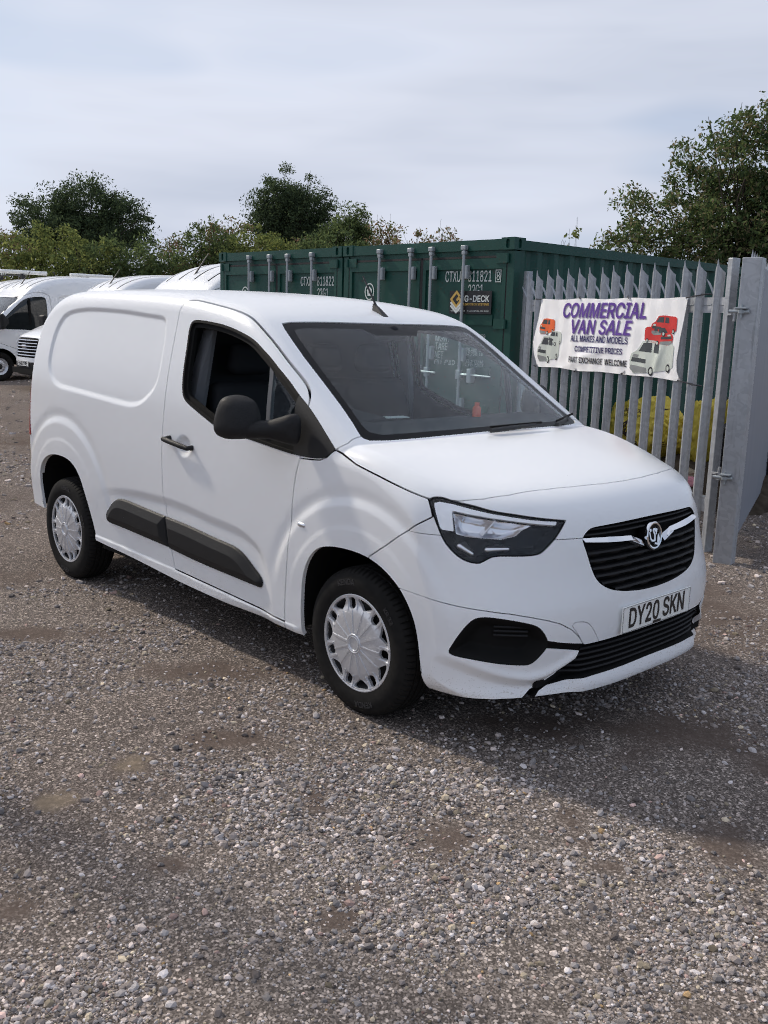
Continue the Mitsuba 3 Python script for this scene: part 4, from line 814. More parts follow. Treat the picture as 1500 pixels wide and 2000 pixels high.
# roof aerial, wipers
an = add(f'{van}__aerial', tm(m3.Manifold.hull_points([(-.865, .07 + a, 1.700) for a in (-.02, .02)] + [(-.955, .07 + a, 1.728) for a in (-.022, .022)] + [(-.93, .07 + a, 1.752) for a in (-.008, .008)] + [(-.965, .07 + a, 1.77) for a in (-.008, .008)])), 'black_plastic', 30, 'black roof aerial')
add(f'{an}__rod', tube([[-.94, .07, 1.748], [-1.056, .07, 1.913]], [.0065, .0045], 8), 'black_plastic', True)
for a, b, c in (((-.03, .50, 1.190), (-.06, .60, 1.198), (-.115, .70, 1.215)), ((-.0, -.05, 1.192), (.0, .1, 1.196), (-.01, .30, 1.200))):
    w = add(f'{van}__wiper', tube([a, b, c], [.011, .012, .008], 8), 'black_plastic', 40)
    add(f'{w}__blade', tube([np.array(a) + [-.02, .02, .014], np.array(c) + [-.012, .06, .008]], .006, 6), 'rubber')
# cab interior
cl_ = B.keep(np.maximum(-1.57 - B.x, .95 - B.z)).push(-.034); put(f'{van}__cab_lining', cl_, 'cab_dark', 0)
for sd in SIDES: put(f'{van}__door_lining', DR.keep(.42 - DR.z).push(-.030), 'cab_dark', 0, sd)
for sd in SIDES: 
    v = [(-1.43, -.80, .95), (-1.37, -.80, .95), (-1.37, -.80, 1.25), (-1.36, -.765, 1.42), (-1.33, -.70, 1.62), (-1.42, -.70, 1.63), (-1.43, -.765, 1.42), (-1.435, -.80, 1.25)]
    add(f'{van}__pillar_trim', onside(tm(m3.Manifold.hull_points([np.array(q) * 1. for q in v] + [np.array(q) + [0, .02, 0] for q in v])), sd), 'cab_grey')
bh = [(-.82, .3), (-.84, .7), (-.84, 1.1), (-.825, 1.28), (-.785, 1.45), (-.735, 1.62), (-.68, 1.70), (-.55, 1.735)]; bh = Polygon(bh + [(-a, b) for a, b in bh[::-1]])
add(f'{van}__bulkhead', frame(extr(bh, .02), [-1.585, 0, 0], [0, 1, 0], [0, 0, 1]), 'cab_dark')
prof = Polygon([(-.10, .75), (-.06, 1.10), (-.16, 1.185), (-.36, 1.205), (-.50, 1.20), (-.62, 1.15), (-.68, 1.02), (-.60, .80)]).buffer(-.015).buffer(.015)
ds = extr(prof, 1.60); ds = frame(ds, [0, .80, 0], [1, 0, 0], [0, 0, 1]); dk = add(f'{van}__dashboard', ds, 'cab_dark', 30)
add(f'{dk}__instrument_hood', tm(hull([((-.52, -.50, 1.19), .03), ((-.52, -.26, 1.19), .03), ((-.66, -.50, 1.21), .02), ((-.66, -.26, 1.21), .02), ((-.6, -.38, 1.235), .02)], 14)), 'cab_dark', 40)
wh = trimesh.creation.torus(.180, .015, 40, 12); wh.apply_transform(rotm(-1.15, [0, 1, 0])); wh.apply_translation([-.80, -.38, 1.10]); sw = add(f'{van}__steering_wheel', wh, 'cab_dark', True)
add(f'{sw}__hub', tm(hull([((-.79, -.44, 1.10), .035), ((-.79, -.32, 1.10), .035), ((-.62, -.38, 1.04), .03)], 14)), 'cab_dark', 40)
for y, w in ((-.40, .25), (.32, .42)):
    s = add(f'{van}__seat', tm(hull([((-1.28, y - w, .78), .06), ((-1.28, y + w, .78), .06), ((-1.42, y - w * .85, 1.28), .06), ((-1.42, y + w * .85, 1.28), .06)], 16)), 'cab_dark', 40)
    add(f'{s}__cushion', tm(hull([((-1.25, y - w, .70), .08), ((-1.25, y + w, .70), .08), ((-.80, y - w, .72), .07), ((-.80, y + w, .72), .07)], 16)), 'cab_dark', 40)
    for yy in ((y,) if w < .3 else (y - .2, y + .2)): add(f'{s}__headrest', tm(hull([((-1.45, yy - .09, 1.42), .05), ((-1.45, yy + .09, 1.42), .05), ((-1.45, yy - .08, 1.50), .04), ((-1.45, yy + .08, 1.50), .04)], 16)), 'cab_dark', 40)
add(f'{van}__rear_view_mirror', tm(hull([((-.80, .04 - .09, 1.60), .025), ((-.80, .04 + .09, 1.60), .025), ((-.78, .04, 1.63), .03)], 14)), 'cab_dark', 40)
bo = thing('drink_bottle', 'small orange bottle standing on the dashboard behind the windscreen', 'bottle')
add(f'{bo}__bottle_body', tube([[-.40, .30, 1.205], [-.40, .30, 1.25], [-.40, .30, 1.262]], [.022, .022, .012], 14), 'orange_plastic', 40); add(f'{bo}__cap', tube([[-.40, .30, 1.262], [-.40, .30, 1.278]], .013, 12), 'orange_plastic', 40)
add('loose_papers', frame(extr(sbox(0, 0, .16, .06), .004), [-.56, -.22, 1.203], [.2, .98, 0], [-.98, .2, .02]), 'paper', label='flat papers lying on the dashboard behind the windscreen', cat='papers')
# underside
add(f'{van}__underbody', cat_([box(-3.40, .78, -.62, .62, .30, .36), box(-2.33, -.50, -.845, .845, .285, .34), box(-.62, .66, -.40, .40, .27, .33)]), 'deep_black')
add(f'{van}__engine_bay', box(-.30, .55, -.36, .36, .36, .90), 'deep_black')
# ------------------------------------------------------------------ wheels of the small van (outer side towards -y, hub at the origin)
def tyre_mesh(R=.326, rim_r=.205, half=.102, n=432, sipe=6):
    """revolved tyre with ribs, grooves and shoulder cuts"""
    prof = [(rim_r - .004, .082), (rim_r + .004, .092), (rim_r + .012, .093), (rim_r + .030, .0985), (rim_r + .055, half), (rim_r + .078, .0985), (R - .024, .0905), (R - .014, .083), (R - .0065, .072), (R - .003, .060), (R - .0015, .052), (R - .009, .050), (R - .009, .043), (R - .0006, .041), (R, .022), (R - .008, .020), (R - .008, .012), (R, .010)]
    prof = prof + [(r, -y) for r, y in prof[::-1]]; prof = np.array(prof); m = len(prof)
    a = np.arange(n) * 2 * PI / n; V = np.stack([prof[None, :, 0] * np.cos(a)[:, None], np.repeat(prof[None, :, 1], n, 0), prof[None, :, 0] * np.sin(a)[:, None]], -1)
    cut = (np.arange(n) % sipe == 0); mid = (np.arange(n) % sipe == sipe // 2)
    for k in list(range(7, 11)) + list(range(m - 11, m - 7)):
        V[cut, k] *= np.where(np.arange(3) == 1, 1, (prof[k, 0] - .0065) / prof[k, 0])
    for k in (13, 14, m - 15, m - 14): V[mid, k] *= np.where(np.arange(3) == 1, 1, (prof[k, 0] - .004) / prof[k, 0])
    i, j = np.meshgrid(np.arange(n), np.arange(m - 1), indexing='ij'); b = i * m + j; c = ((i + 1) % n) * m + j
    q = np.stack([b, c, c + 1, b + 1], -1).reshape(-1, 4); t = trimesh.Trimesh(V.reshape(-1, 3), np.vstack([q[:, [0, 1, 2]], q[:, [0, 2, 3]]]), process=False)
    return t
def pol(r, a): return (r * math.cos(a), r * math.sin(a))
def cover_mesh():
    """the seven-petal wheel cover: a disc with fourteen openings, ribs and a hub ring"""
    disc = Point(0, 0).buffer(.216, 64); wins, scoops, ribs = [], [], []
    for k in range(7):
        a = math.radians(101) + k * 2 * PI / 7; b = a + PI / 7
        wins.append(Polygon([pol(.160, a - .125), pol(.192, a - .10), pol(.200, a - .06), pol(.200, a + .06), pol(.192, a + .10), pol(.160, a + .125), pol(.150, a + .06), pol(.150, a - .06)]).buffer(-.003).buffer(.006).buffer(-.003))
        wins.append(Polygon([pol(.158, b - .02), pol(.158, b + .02), pol(.188, b + .225), pol(.199, b + .235), pol(.2015, b + .12), pol(.2015, b - .12), pol(.199, b - .235), pol(.188, b - .225)]).buffer(-.003).buffer(.006).buffer(-.003))
        scoops.append(Polygon([pol(.123, a - .155), pol(.143, a - .12), pol(.150, a - .05), pol(.150, a + .05), pol(.143, a + .12), pol(.123, a + .155)]))
    flatp = disc.difference(unary_union(wins)); m = extr(flatp, .013); m.apply_translation([0, 0, -.007])
    for _ in range(2): m = m.subdivide_to_size(.016)
    return m, scoops
def dome(m):
    m = m.copy(); r = np.hypot(m.vertices[:, 0], m.vertices[:, 1]); m.vertices[:, 2] += .016 * (1 - (r / .2) ** 2) - .006 * np.exp(-((r - .17) / .02) ** 2) + .004 * sst(.190, .205, r); return m
def cover_parts():
    m, scoops = cover_mesh(); m = dome(m)
    rings = [trimesh.creation.torus(.2105, .0065, 96, 10), trimesh.creation.torus(.040, .0045, 40, 10), trimesh.creation.torus(.031, .003, 40, 8)]
    rings[0].apply_translation([0, 0, .004]); rings[1].apply_translation([0, 0, .0215]); rings[2].apply_translation([0, 0, .023])
    ribs = []
    for k in range(7):
        a = math.radians(101) + k * 2 * PI / 7
        for da, dr_ in ((PI / 7, .0045), (-.0, .003)):
            q = LineString([pol(.046, a + da), pol(.152 if da else .146, a + da)]).buffer(dr_, cap_style=1); rb = extr(q, .004).subdivide_to_size(.012); rb.apply_translation([0, 0, .0045]); ribs.append(dome(rb))
        for s in (-1, 1):
            for r0, a0, r1, a1 in ((.152, s * .190, .202, s * .150),):
                q = LineString([pol(r0, a + a0), pol(r1, a + a1)]).buffer(.0036); rb = extr(q, .0055).subdivide_to_size(.012); rb.apply_translation([0, 0, .0045]); ribs.append(dome(rb))
    sc = []
    for s_ in scoops:
        q = extr(s_, .003).subdivide_to_size(.008); r = np.hypot(q.vertices[:, 0], q.vertices[:, 1]); q.vertices[:, 2] += .009 - .9 * np.maximum(r - .125, 0) ; sc.append(q)
    cap = trimesh.creation.cylinder(.031, .006, sections=40); cap.apply_translation([0, 0, .019])
    return m, cat_(rings + [cap]), cat_(ribs), cat_(sc)
TYRE = tyre_mesh(); COVER = cover_parts()
def face_out(m): return frame(m, [0, -.0835, 0], [1, 0, 0], [0, 0, 1])        # drawing plane -> outer face
tl = []
for s0, ang, hgt in (('KENDA', 104, .024), ('KR 33', 40, .020), ('KENDA', 284, .024)):
    t = text(s0, hgt, None, True, .0022); w = t.bounds[1][0]; r0 = .256; v = t.vertices; th = math.radians(ang) - (v[:, 0] - w / 2) / (r0 + .01); rr = r0 + v[:, 1]
    t.vertices = np.stack([rr * np.cos(th), rr * np.sin(th), v[:, 2]], 1); tl.append(t)
TYRETEXT = frame(cat_(tl), [0, -.1005, 0], [1, 0, 0], [0, 0, 1])
princ('tyre_letter', (.03, .03, .032), .45)
wheel_plies = {'tyre': (mikit.ply(TYRE, 'rubber', 40), None)}
for nm, m, bs, sm in (('wheel_cover', COVER[0], 'silver', 30), ('hub_ring', COVER[1], 'silver', 40), ('rib', COVER[2], 'silver', 30)): wheel_plies[nm] = (mikit.ply(face_out(m), bs, sm), None)
wheel_plies['steel_wheel'] = (mikit.ply(revolve_y([(.0, -.045), (.15, -.045), (.17, -.03), (.19, -.055), (.200, -.080), (.208, -.084), (.208, .08), (.0, .08)], 48), 'steel_dark', 40), None)
wheel_plies['sidewall_lettering'] = (mikit.ply(TYRETEXT, 'tyre_letter', False), None)
for x in (0., -2.785):
    for s in (1, -1):
        M = np.eye(4); M[:3, 3] = [x, -.772 * s, .324]
        if s < 0: M[:3, :3] = np.diag([-1, -1, 1])
        else: M = M @ rotm(.35 if x else 0., [0, 1, 0])
        w = freekey(f'{van}__wheel'); first = True
        for nm, (pl, _) in wheel_plies.items():
            k = w if first else f'{w}__{nm}'; first = False
            scene[k] = {**pl, 'to_world': TF(M)}
        say(w, 'silver covered wheel' if s > 0 else None)
# ------------------------------------------------------------------ the large vans parked across the back of the yard
BIGP = spline([(.70, .25), (.96, .30), (1.02, .45), (1.02, .65), (.99, .92), (.93, 1.10), (.74, 1.21), (.40, 1.32), (.16, 1.395), (.155, 1.40), (-.25, 1.72), (-.60, 1.98), (-.80, 2.17), (-1.05, 2.34), (-1.4, 2.46), (-1.9, 2.53), (-2.6, 2.555), (-4.15, 2.545), (-4.36, 2.47), (-4.43, 2.3), (-4.47, 1.6), (-4.5, .6), (-4.42, .35), (-4.2, .3)], 8, True, (8, 9, 0, 23))
BSD = Profile(BIGP, .015)
BWZ = CubicSpline([0, .3, .6, .95, 1.2, 1.6, 2.0, 2.3, 2.5, 2.8], [.95, .97, .99, .995, .985, .955, .91, .87, .83, .76])
BIGWIN = spline([(-1.20, 1.93), (-1.15, 1.985), (-.95, 1.985), (-.70, 1.93), (-.40, 1.70), (-.10, 1.42), (-.02, 1.30), (-.08, 1.245), (-.55, 1.215), (-.98, 1.205), (-1.16, 1.235), (-1.195, 1.32)], 5, True)
BIGPAN = spline([(-1.5, 1.95), (-1.55, 1.35), (-1.75, 1.27), (-4.0, 1.30), (-4.2, 1.4), (-4.2, 1.95), (-4.05, 2.05), (-1.65, 2.05)], 4, True)
def bw(x, z): return BWZ(z) - .02 * sst(0, .05, -psd(BIGPAN, x, z)) - .04 * sst(.3, 1.0, x) + .012 * (1 - sst(.47, .52, np.hypot(x, z - .36))) * sst(.3, .6, z)
BW = Tab(bw, (-4.9, 0), (1.4, 2.9), .015)
def FB(x, y, z):
    y = np.abs(y); X = x + (.10 + .30 * sst(.1, .7, x)) * np.minimum(y, 1.2) ** 3
    Z = z + .06 * (y / .85) ** 2.5 * sst(-.5, -1.2, x)
    rib = .012 * np.maximum(np.maximum(np.exp(-((y - .22) / .02) ** 2), np.exp(-((y - .60) / .02) ** 2)), np.exp(-((y - .0) / .0001) ** 2) * 0) * sst(-.72, -.95, x) * sst(-2.6, -2.2, x)
    return smax(BSD(X, Z) + rib, y - BW(x, z), .12 + .05 * sst(-4.0, -4.4, x))
_p, _t = surface_net(FB, np.array([-4.7, -1.06, .15]), [1.15, .04, 2.72], .034); _p, _n = project(FB, _p)
BIG = Piece(_p, _t, _n).keep(_p[:, 1]); BIG = BIG.keep(.33 - BIG.z + .06 * sst(-.5, -3.4, BIG.x))
for ax in (0., -3.3): BIG = BIG.keep(-np.maximum(np.hypot(BIG.x - ax, (BIG.z - .34)) - .43, .5 - BIG.yy))
bWIN, BIG = BIG.split(np.maximum(BIG.sd(BIGWIN, 'side'), .5 - BIG.yy), .004)
WSF = np.array([(-.1, 1.42), (.80, 1.43), (.86, 1.47), (.83, 1.65), (.78, 1.88), (.70, 1.96), (-.1, 1.97)])
bWS, BIG = BIG.split(np.maximum(BIG.sd(WSF, 'front'), BIG.x - .4), .004)
bDOOR, BIG = BIG.split(np.maximum(BIG.sd(np.array([(-1.33, .42), (-1.36, 1.3), (-1.30, 2.02), (-1.18, 2.09), (-.9, 2.09), (-.62, 1.98), (-.3, 1.72), (.02, 1.43), (.06, 1.30), (.0, .9), (-.42, .75), (-.45, .42)]), 'side'), .5 - BIG.yy), .005)
bGR, BIG = BIG.split(np.maximum(BIG.sd(np.array([(-.1, .70), (.44, .70), (.52, .78), (.56, 1.00), (.50, 1.08), (.40, 1.105), (-.1, 1.11)]), 'front'), .5 - BIG.x), .003)
bLO, BIG = BIG.split(np.maximum(BIG.z - .60, .56 - BIG.x), .003)
bHL, BIG = BIG.split(np.maximum(BIG.sd(np.array([(.58, .80), (.80, .84), (.90, 1.06), (.80, 1.14), (.62, 1.06)]), 'front'), .5 - BIG.x), .003)
bBN, BIG = BIG.split(np.maximum(np.maximum(1.10 - BIG.z, .02 - BIG.x), -1), .004)
bigw = {'tyre': (mikit.ply(revolve_y([(.2, .08), (.22, .10), (.28, .112), (.33, .095), (.345, .07), (.345, -.07), (.33, -.095), (.28, -.112), (.22, -.10), (.2, -.08)], 40), 'rubber', 40)), 'hub_cap': mikit.ply(cat_([revolve_y([(.0, -.085), (.05, -.085), (.07, -.07), (.10, -.075), (.15, -.05), (.19, -.075), (.212, -.085), (.212, .05), (.0, .05)], 32)]), 'silver', 30), 'hub': mikit.ply(revolve_y([(0, -.11), (.03, -.11), (.06, -.09), (.07, -.06), (0, -.06)], 20), 'steel_dark', 30)}
def big_van(label, x, y, rot, m, plate=None, rack=False, aerial=True):
    k = thing('parked_van', label, 'van', 'white vans parked across the back of the yard')
    M = np.eye(4); M[:3, :3] = rotm(rot, [0, 0, 1])[:3, :3]; M[:3, 3] = [x, y, 0]
    P = lambda key, pc, bs, dp=.02, sd='both', lb=None: put(f'{k}__{key}', pc, bs, dp, sd, lb, M)
    A = lambda key, mesh, bs, sm=40: add(f'{k}__{key}', mesh, bs, sm, xf=M)
    P('body', BIG, m); P('bonnet', bBN, m); P('windscreen', bWS.push(-.006), 'dark_glass'); g = P('grille', bGR.push(-.02), 'deep_black', .01); P('bumper', bLO, 'moulding', .03, 'both', 'dark plastic bumper')
    for sd in SIDES:
        d = P('cab_door', bDOOR, m, .02, sd); P('cab_door__window' if 0 else 'window', bWIN.push(-.012), 'dark_glass', .01, sd); P('headlight', bHL.push(-.002), 'lens', 0, sd); P('headlight_housing', bHL.push(-.03), 'satin_chrome', 0, sd)
        mi_ = tm(hull([((.02, -1.12, 1.27), .06), ((.02, -1.30, 1.28), .06), ((.03, -1.12, 1.52), .06), ((.03, -1.29, 1.52), .06), ((-.06, -1.2, 1.40), .10)], 16) + hull([((.02, -1.2, 1.32), .05), ((.0, -.95, 1.31), .05)], 12)); A('mirror', onside(mi_, sd), 'moulding')
        A('window_divider', onside(box(-.80, -.75, -.965, -.935, 1.24, 1.94), sd), 'deep_black', False)
    for i in range(6):
        z = .745 + i * .062; s = []
        yy = np.linspace(-.50, .50, 15); xx = np.full(15, 1.1)
        for _ in range(40): xx -= np.clip(FB(xx, yy, np.full(15, z)), -.05, .05) * .8
        A('grille__bar', tube(np.c_[xx + .002, yy, np.full(15, z)], .013, 6), 'satin_chrome')
    A('grille__badge', tm(hull([((1.0, -.07, .93), .03), ((1.0, .07, .93), .03)], 14)), 'chrome')
    for ax in (0., -3.3):
        for s in (1, -1):
            Q = np.eye(4); Q[:3, 3] = [ax, -.86 * s, .345]
            if s < 0: Q[:3, :3] = np.diag([-1, -1, 1])
            w = freekey(f'{k}__wheel'); 
            for j, (nm, pl) in enumerate(bigw.items()): scene[w if j == 0 else f'{w}__{nm}'] = {**pl, 'to_world': TF(M @ Q)}
    A('underbody', cat_([box(-4.3, .85, -.55, .55, .36, .5), box(-2.8, -.5, -.93, .93, .40, .5), box(-.5, .8, -.6, .6, .45, 1.0), box(-4.2, -2.7, -.6, .6, .5, .95)]), 'deep_black', False)
    for yy in (-.60, -.22, .22, .60):
        xs = np.linspace(-.86, -2.5, 16); zs = np.full(16, 2.7)
        for _ in range(50): zs = zs - np.clip(FB(xs, np.full(16, yy), zs), -.05, .05) * .8
        A('roof_seam', tube(np.c_[xs, np.full(16, yy), zs + .002], .011, 6), 'deep_black')
    if aerial: A('aerial', tube([(-.95, .05, 2.26), (-1.22, .05, 2.62)], [.016, .007], 6), 'black_plastic')
    if plate:
        q = A('number_plate', box(1.035, 1.045, -.26, .26, .52, .631), 'plate_white', False); t = text(plate, .08, .43, True, .003); add(f'{q}__lettering', frame(t, [1.046, -.215, .535], [0, 1, 0], [0, 0, 1]), 'plate_black', xf=M)
        A('lower_grille', box(1.012, 1.03, -.6, .6, .36, .48), 'deep_black', False)
    if rack:
        for xx in (-1.5, -2.6, -3.7):
            A('roof_bar', cat_([box(xx - .03, xx + .03, -.78, .78, 2.60, 2.635), box(xx - .05, xx + .05, -.80, -.72, 2.50, 2.62), box(xx - .05, xx + .05, .72, .80, 2.50, 2.62)]), 'black_plastic', False)
            for yy in (-.3, .35): A('roof_clamp', tube([(xx, yy, 2.63), (xx, yy, 2.72), (xx + .06, yy + .03, 2.75)], .02, 6), 'black_plastic')
        for xx in ((-.9, -2.2), (-2.9, -4.2)): A('roof_pipe', tube([(xx[0], .70, 2.69), (xx[1], .70, 2.69)], .055, 10), 'plate_white')
    return k
H = -PI / 2
big_van('silver white high roof van at the left edge, showing its cab door and front wheel', -20.9, 5.5, H, 'van_white_paint')
big_van('white van showing its dark barred grille and a number plate, beside the silver white van', -17.2, 5.95, H, 'van_white_paint', 'EA68 YWE')
big_van('white van showing only its tall roof front against the container, the nearest of the row', -10.2, 3.75, H, 'van_white_paint')
big_van('white van with a black roof rack carrying pipes, behind the silver white van', -24.4, 6.2, H, 'van_white_paint', None, True)

# ------------------------------------------------------------------ banner on the fence
princ('vinyl', proc(lambda p, n, uv: mix((.88, .875, .88), (.93, .925, .93), fbm(p.x * 6, p.y * 6, p.z * 6, 3))), .35, specular=.5)
for nm, c in (('ink_purple', (.115, .045, .30)), ('ink_purple_light', (.20, .10, .40)), ('ink_navy', (.030, .024, .12)), ('ink_black', (.02, .02, .025)), ('ink_orange', (.75, .13, .03)), ('ink_red', (.58, .035, .03)), ('ink_pale', (.56, .60, .55)), ('ink_glass', (.05, .055, .06)), ('ink_grey', (.24, .25, .25)), ('ink_shade', (.30, .27, .38))): princ(nm, c, .4)
banner = thing('sale_banner', 'white vinyl van sale banner tied to the palisade fence', 'banner')
LEFT = lambda v: np.interp(v, [0, .18, .36, .6, 1], [-2.345, -2.41, -2.435, -2.40, -2.329])
RIGHT = lambda v: np.interp(v, [0, .12, .25, .5, .68, 1], [-.271, -.312, -.322, -.305, -.288, -.255])
TOP = lambda u: 1.930 - .003 * u - .010 * np.sin(np.clip(u, 0, 1) * PI * 3) ** 2; BOT = lambda u: 1.280 + .012 * np.sin(np.clip(u, 0, 1) * PI * 3) ** 2 + .01 * np.exp(-((u - .66) / .1) ** 2)
def ripple(s, z):
    q = np.stack([s * 2.6 + z * .8, z * 2.2 - s * .7, 0 * s], -1)
    f = meshkit.fbm(q, 3, 31) - .5; b = .018 * np.cos(2 * PI * s / .1757)
    fold = .02 * np.exp(-((z - 1.36 - .35 * (s + 1.7)) / .05) ** 2) * np.exp(-((s + 1.55) / .35) ** 2) + .018 * np.exp(-((s + .52 - .3 * (z - 1.5)) / .035) ** 2) * np.exp(-((z - 1.42) / .12) ** 2)
    return .056 + .026 * f + .15 * b + .7 * fold
def onbanner(m, lift):
    """a flat mesh drawn in (s, z) laid on the banner's cloth"""
    m = m.subdivide_to_size(.018) if len(m.faces) < 6000 else m; v = m.vertices.copy(); v[:, 2] += ripple(v[:, 0], v[:, 1]) + lift; m = m.copy(); m.vertices = v; return fmap(m)
u, v = np.meshgrid(np.linspace(0, 1, 130), np.linspace(0, 1, 46), indexing='ij'); S_ = LEFT(v) * (1 - u) + RIGHT(v) * u; Z_ = BOT(u) * (1 - v) + TOP(u) * v
i, j = np.meshgrid(np.arange(129), np.arange(45), indexing='ij'); q = np.stack([i * 46 + j, (i + 1) * 46 + j, (i + 1) * 46 + j + 1, i * 46 + j + 1], -1).reshape(-1, 4)
bm = trimesh.Trimesh(np.stack([S_, Z_, ripple(S_, Z_)], -1).reshape(-1, 3), np.vstack([q[:, [0, 1, 2]], q[:, [0, 2, 3]]]), process=False)
add(f'{banner}__cloth', fmap(bm), 'vinyl', True)
def btext(s, x0, x1, z0, z1, m, sh=0., bold=True, lift=.004):
    t = text(s, z1 - z0, x1 - x0, bold, .0008, sh); t.apply_translation([x0, z0, 0]); add(f'{banner}__lettering', onbanner(t, lift), m)
for dx, dz, mt, lf in ((.008, -.007, 'ink_shade', .0035), (0, 0, 'ink_purple', .0055)):
    btext('COMMERCIAL', -1.945 + dx, -.74 + dx, 1.762 + dz, 1.885 + dz, mt, .22, True, lf); btext('VAN SALE', -1.805 + dx, -.93 + dx, 1.620 + dz, 1.738 + dz, mt, .22, True, lf)
btext('ALL MAKES AND MODELS', -1.785, -.955, 1.545, 1.600, 'ink_navy'); btext('COMPETITIVE PRICES', -1.71, -1.015, 1.455, 1.503, 'ink_navy'); btext('PART  EXCHANGE  WELCOME', -1.795, -.942, 1.356, 1.406, 'ink_black')
def pvan(x0, x1, z0, z1, ink, flip=False, dark_nose=True):
    """a small printed picture of a van in three-quarter view"""
    def D(shape, m, l):
        a = shapely.affinity.affine_transform(shape, [(x1 - x0) * (-1 if flip else 1), 0, 0, z1 - z0, x1 if flip else x0, z0]); e = extr(a, .0004); add(f'{banner}__picture', onbanner(e, (.0035 + l * .0011)), m)
    D(Polygon([(.02, .20), (.0, .45), (.04, .60), (.16, .70), (.28, .96), (.45, 1.0), (.94, .94), (1.0, .85), (1.0, .30), (.93, .22), (.45, .08), (.12, .04)]).buffer(.01), ink, 0)
    D(Polygon([(.19, .68), (.30, .92), (.50, .93), (.50, .66)]), 'ink_glass', 1); D(Polygon([(.55, .66), (.56, .92), (.68, .90), (.70, .64)]), 'ink_glass', 1)
    D(Polygon([(.03, .38), (.06, .50), (.40, .46), (.40, .34)]), 'ink_glass', 1); D(Polygon([(.02, .16), (.03, .28), (.42, .22), (.44, .08), (.12, .05)]), 'ink_grey' if dark_nose else ink, 1)
    D(Polygon([(.06, .52), (.10, .60), (.20, .58), (.18, .50)]), 'ink_pale' if ink != 'ink_pale' else 'ink_grey', 2)
    for cx, cz, rx, rz in ((.53, .13, .06, .13), (.90, .25, .045, .12)):
        D(shapely.affinity.scale(Point(cx, cz).buffer(1, 16), rx, rz), 'ink_black', 2); D(shapely.affinity.scale(Point(cx, cz).buffer(1, 16), rx * .6, rz * .6), 'ink_pale', 3)
pvan(-2.33, -2.075, 1.59, 1.745, 'ink_orange'); pvan(-2.17, -1.95, 1.49, 1.63, 'ink_pale'); pvan(-2.345, -1.985, 1.325, 1.585, 'ink_pale')
pvan(-.66, -.352, 1.62, 1.785, 'ink_red'); pvan(-.73, -.385, 1.545, 1.70, 'ink_red', True); pvan(-.90, -.365, 1.30, 1.585, 'ink_pale')
for a, b in (((-2.33, 1.925), (-2.47, 1.93)), ((-.26, 1.92), (-.09, 1.945)), ((-.09, 1.945), (-.02, 1.947)), ((-.275, 1.287), (-.13, 1.268)), ((-.13, 1.268), (-.03, 1.262)), ((-1.672, 1.925), (-1.72, 1.945)), ((-.965, 1.923), (-1.02, 1.944)), ((-1.672, 1.28), (-1.73, 1.268)), ((-.966, 1.303), (-1.03, 1.290)), ((-2.345, 1.285), (-2.43, 1.29))):
    add(f'{banner}__cable_tie', fmap(tube([(*a, .066), ((a[0] + b[0]) / 2, (a[1] + b[1]) / 2, .062), (*b, .034)], .0055, 6)), 'ink_black')
for s, z in ((-2.325, 1.918), (-.262, 1.915), (-.28, 1.292), (-2.34, 1.292), (-1.672, 1.918), (-.965, 1.916), (-1.672, 1.29), (-.966, 1.31)):
    e = extr(Point(s, z).buffer(.012).difference(Point(s, z).buffer(.006)), .002); add(f'{banner}__eyelet', onbanner(e, .001), 'chrome')

# ------------------------------------------------------------------ rubble sacks and litter behind the fence
princ('sack', proc(lambda p, n, uv: mix((.56, .44, .05), (.76, .62, .11), fbm(p.x * 7, p.y * 7, p.z * 7, 4)) * (.86 + .14 * noise(p.x * 260, p.y * 260, p.z * 260))), .6, specular=.35)
princ('sack_print', (.05, .03, .02), .6); princ('black_sack', (.014, .014, .016), .4); princ('pink_cloth', proc(lambda p, n, uv: mix((.50, .16, .22), (.66, .34, .38), fbm(p.x * 20, p.y * 20, p.z * 20, 3))), .8)
flat('pale_rock', proc(lambda p, n, uv: mix((.30, .25, .18), (.46, .40, .31), fbm(p.x * 15, p.y * 15, p.z * 15, 4))))
def sack(s0, s1, z0, z1, n0, n1, seed, sq=3.0, amp=.13, sub=6):
    """a slumped, wrinkled sack in fence coordinates"""
    m = trimesh.creation.icosphere(sub); p = m.vertices; q = np.abs(p) ** sq; r = q.sum(1) ** (-1 / sq); p = p * r[:, None]
    w = meshkit.fbm(p * 1.3 + seed, 3, seed) - .5; c = np.abs(meshkit.fbm(p * [3.2, 4.2, 3.2] + seed * 3, 4, seed + 1) - .5); f = np.abs(meshkit.noise(p * [9, 5, 9] + seed, seed + 2) - .5)
    p = p * (1 + 2.2 * amp * w - 1.5 * amp * (.5 - c) - .5 * amp * f)[:, None]
    up = np.clip(p[:, 1], 0, 1); p[:, 1] += .55 * up * (meshkit.fbm(np.c_[p[:, 0] * 2.6, 0 * up, p[:, 2] * 2.6] + seed, 3, seed + 5) - .5)
    bulge = 1 + .10 * np.cos(np.clip(p[:, 1] + .35, -1, 1) * PI / 2); p[:, 0] *= bulge; p[:, 2] *= bulge
    return trimesh.Trimesh(p * [(s1 - s0) / 2.15, (z1 - z0) / 2, (n1 - n0) / 2.15] + [(s0 + s1) / 2, (z0 + z1) / 2, (n0 + n1) / 2], m.faces, process=False)
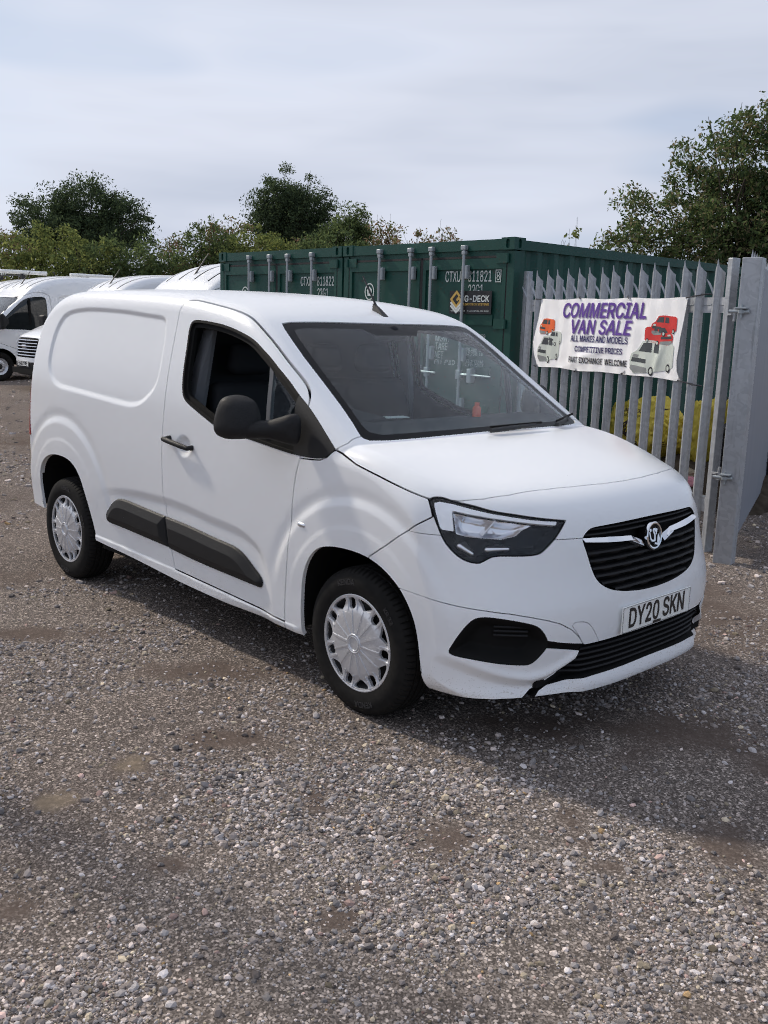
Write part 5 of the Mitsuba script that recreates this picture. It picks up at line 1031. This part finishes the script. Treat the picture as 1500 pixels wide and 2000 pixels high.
def printed(key, sk, shape, s, z):
    """lettering laid on the front of a sack"""
    t = extr(shape, .002) if not isinstance(shape, trimesh.Trimesh) else shape; t = t.subdivide_to_size(.02); v = t.vertices.copy(); v[:, 0] += s; v[:, 1] += z
    fr = sk.vertices[sk.vertex_normals[:, 2] > .15]; tr = cKDTree(fr[:, :2]); d_, ix = tr.query(v[:, :2], k=4); wt = 1 / (d_ + .003); dep = (fr[ix, 2] * wt).sum(1) / wt.sum(1); v[:, 2] = dep + .007; t.vertices = v
    add(f'{key}__print', fmap(t), 'sack_print')
mg_ = trimesh.creation.icosphere(5); mv = mg_.vertices; mv = mv * [1.45, .36, 1.25]; mn = meshkit.fbm(mv * 2.2 + 4, 4, 6) - .5; mv = mv * (1 + .35 * mn)[:, None] + .03 * (meshkit.noise(mv * 14, 3) - .5)[:, None]
mg_.vertices = mv + [-2.35, -.02, -1.95]
flat('soil', proc(lambda p, n, uv: mix((.035, .028, .022), (.105, .085, .066), fbm(p.x * 22, p.y * 22, p.z * 22, 4))))
add('rubble_heap', fmap(mg_), 'soil', True, 'low heap of dark soil and rubble behind the fence', kind='structure')
S1 = sack(-3.12, -2.24, .24, .95, -2.0, -1.2, 3); k = thing('bulk_bag', 'large yellow bulk bag with a round brown print behind the fence', 'bag'); scene[k] = mikit.ply(fmap(S1), 'sack', True)
disc = Point(0, 0).buffer(.092, 32); lt = unary_union([sbox(-.058, -.045, -.044, .045), sbox(-.018, -.045, -.004, .045), sbox(-.05, -.008, -.012, .008), sbox(.016, -.045, .030, .045), sbox(.050, -.045, .064, .045), sbox(.022, -.008, .06, .008)])
printed(k, S1, disc.difference(lt), -2.50, .64); printed(k, S1, text('bag.co.uk', .045, .30, True), -2.68, .80); printed(k, S1, text('0800 000', .026, .26, False), -2.66, .755); printed(k, S1, text('BULK BAG', .05, .36, True), -2.62, .46)
S2 = sack(-2.20, -1.88, .20, 1.00, -2.25, -1.6, 8); k = thing('bulk_bag', 'taller yellow bulk bag slumped to the right of the printed bag', 'bag'); scene[k] = mikit.ply(fmap(S2), 'sack', True)
S3 = sack(-1.86, -1.58, .84, 1.25, -2.5, -2.0, 12, 2.6); k = thing('bulk_bag', 'yellow bag resting highest, beside the fence post', 'bag'); scene[k] = mikit.ply(fmap(S3), 'sack', True); printed(k, S3, LineString([(0, 0), (.12, -.08)]).buffer(.03), -1.74, 1.08)
S4 = sack(-1.98, -1.42, .12, .86, -2.5, -1.75, 17, 2.8); k = thing('rubbish_sack', 'black rubbish sack under the highest yellow bag', 'bag'); scene[k] = mikit.ply(fmap(S4), 'black_sack', True)
S5 = sack(-2.08, -1.80, .74, 1.04, -2.35, -2.0, 22, 2.4); k = thing('rubbish_sack', 'dark crumpled sack between the two yellow bags on the right', 'bag'); scene[k] = mikit.ply(fmap(S5), 'black_sack', True)
def lump(name, x, y, z, r, sc, seed, m, lb, ct, amp=.5):
    q = trimesh.creation.icosphere(4, 1.); n = meshkit.fbm(q.vertices * 1.7 + seed, 4, seed) - .5; q.vertices *= (1 + amp * n)[:, None] * np.array(sc) * r; q.apply_translation([x, y, z]); add(name, q, m, 50, lb, ct)

_a = fpt(-1.57, -1.30, .16); lump('pink_bundle', *_a, .13, (1, .8, .75), 5, 'pink_cloth', 'crumpled pink cloth lying on the rubble behind the fence', 'cloth', .9)
_a = fpt(-1.69, -1.36, .27); lump('pale_stone', *_a, .085, (1, .8, .7), 9, 'pale_rock', 'pale tan stone lying just above the pink cloth', 'stone')
for i, (x, y, r, lb) in enumerate(((.98, 1.62, .085, 'tan stone on the ground right of the gate'), (1.42, -1.18, .012, 'tiny pale chip on the gravel right of the tan mud patch'))):
    lump('loose_stone', x, y, .01, r, (1.2, .9, .6), 30 + i, 'pale_rock', lb, 'stone')
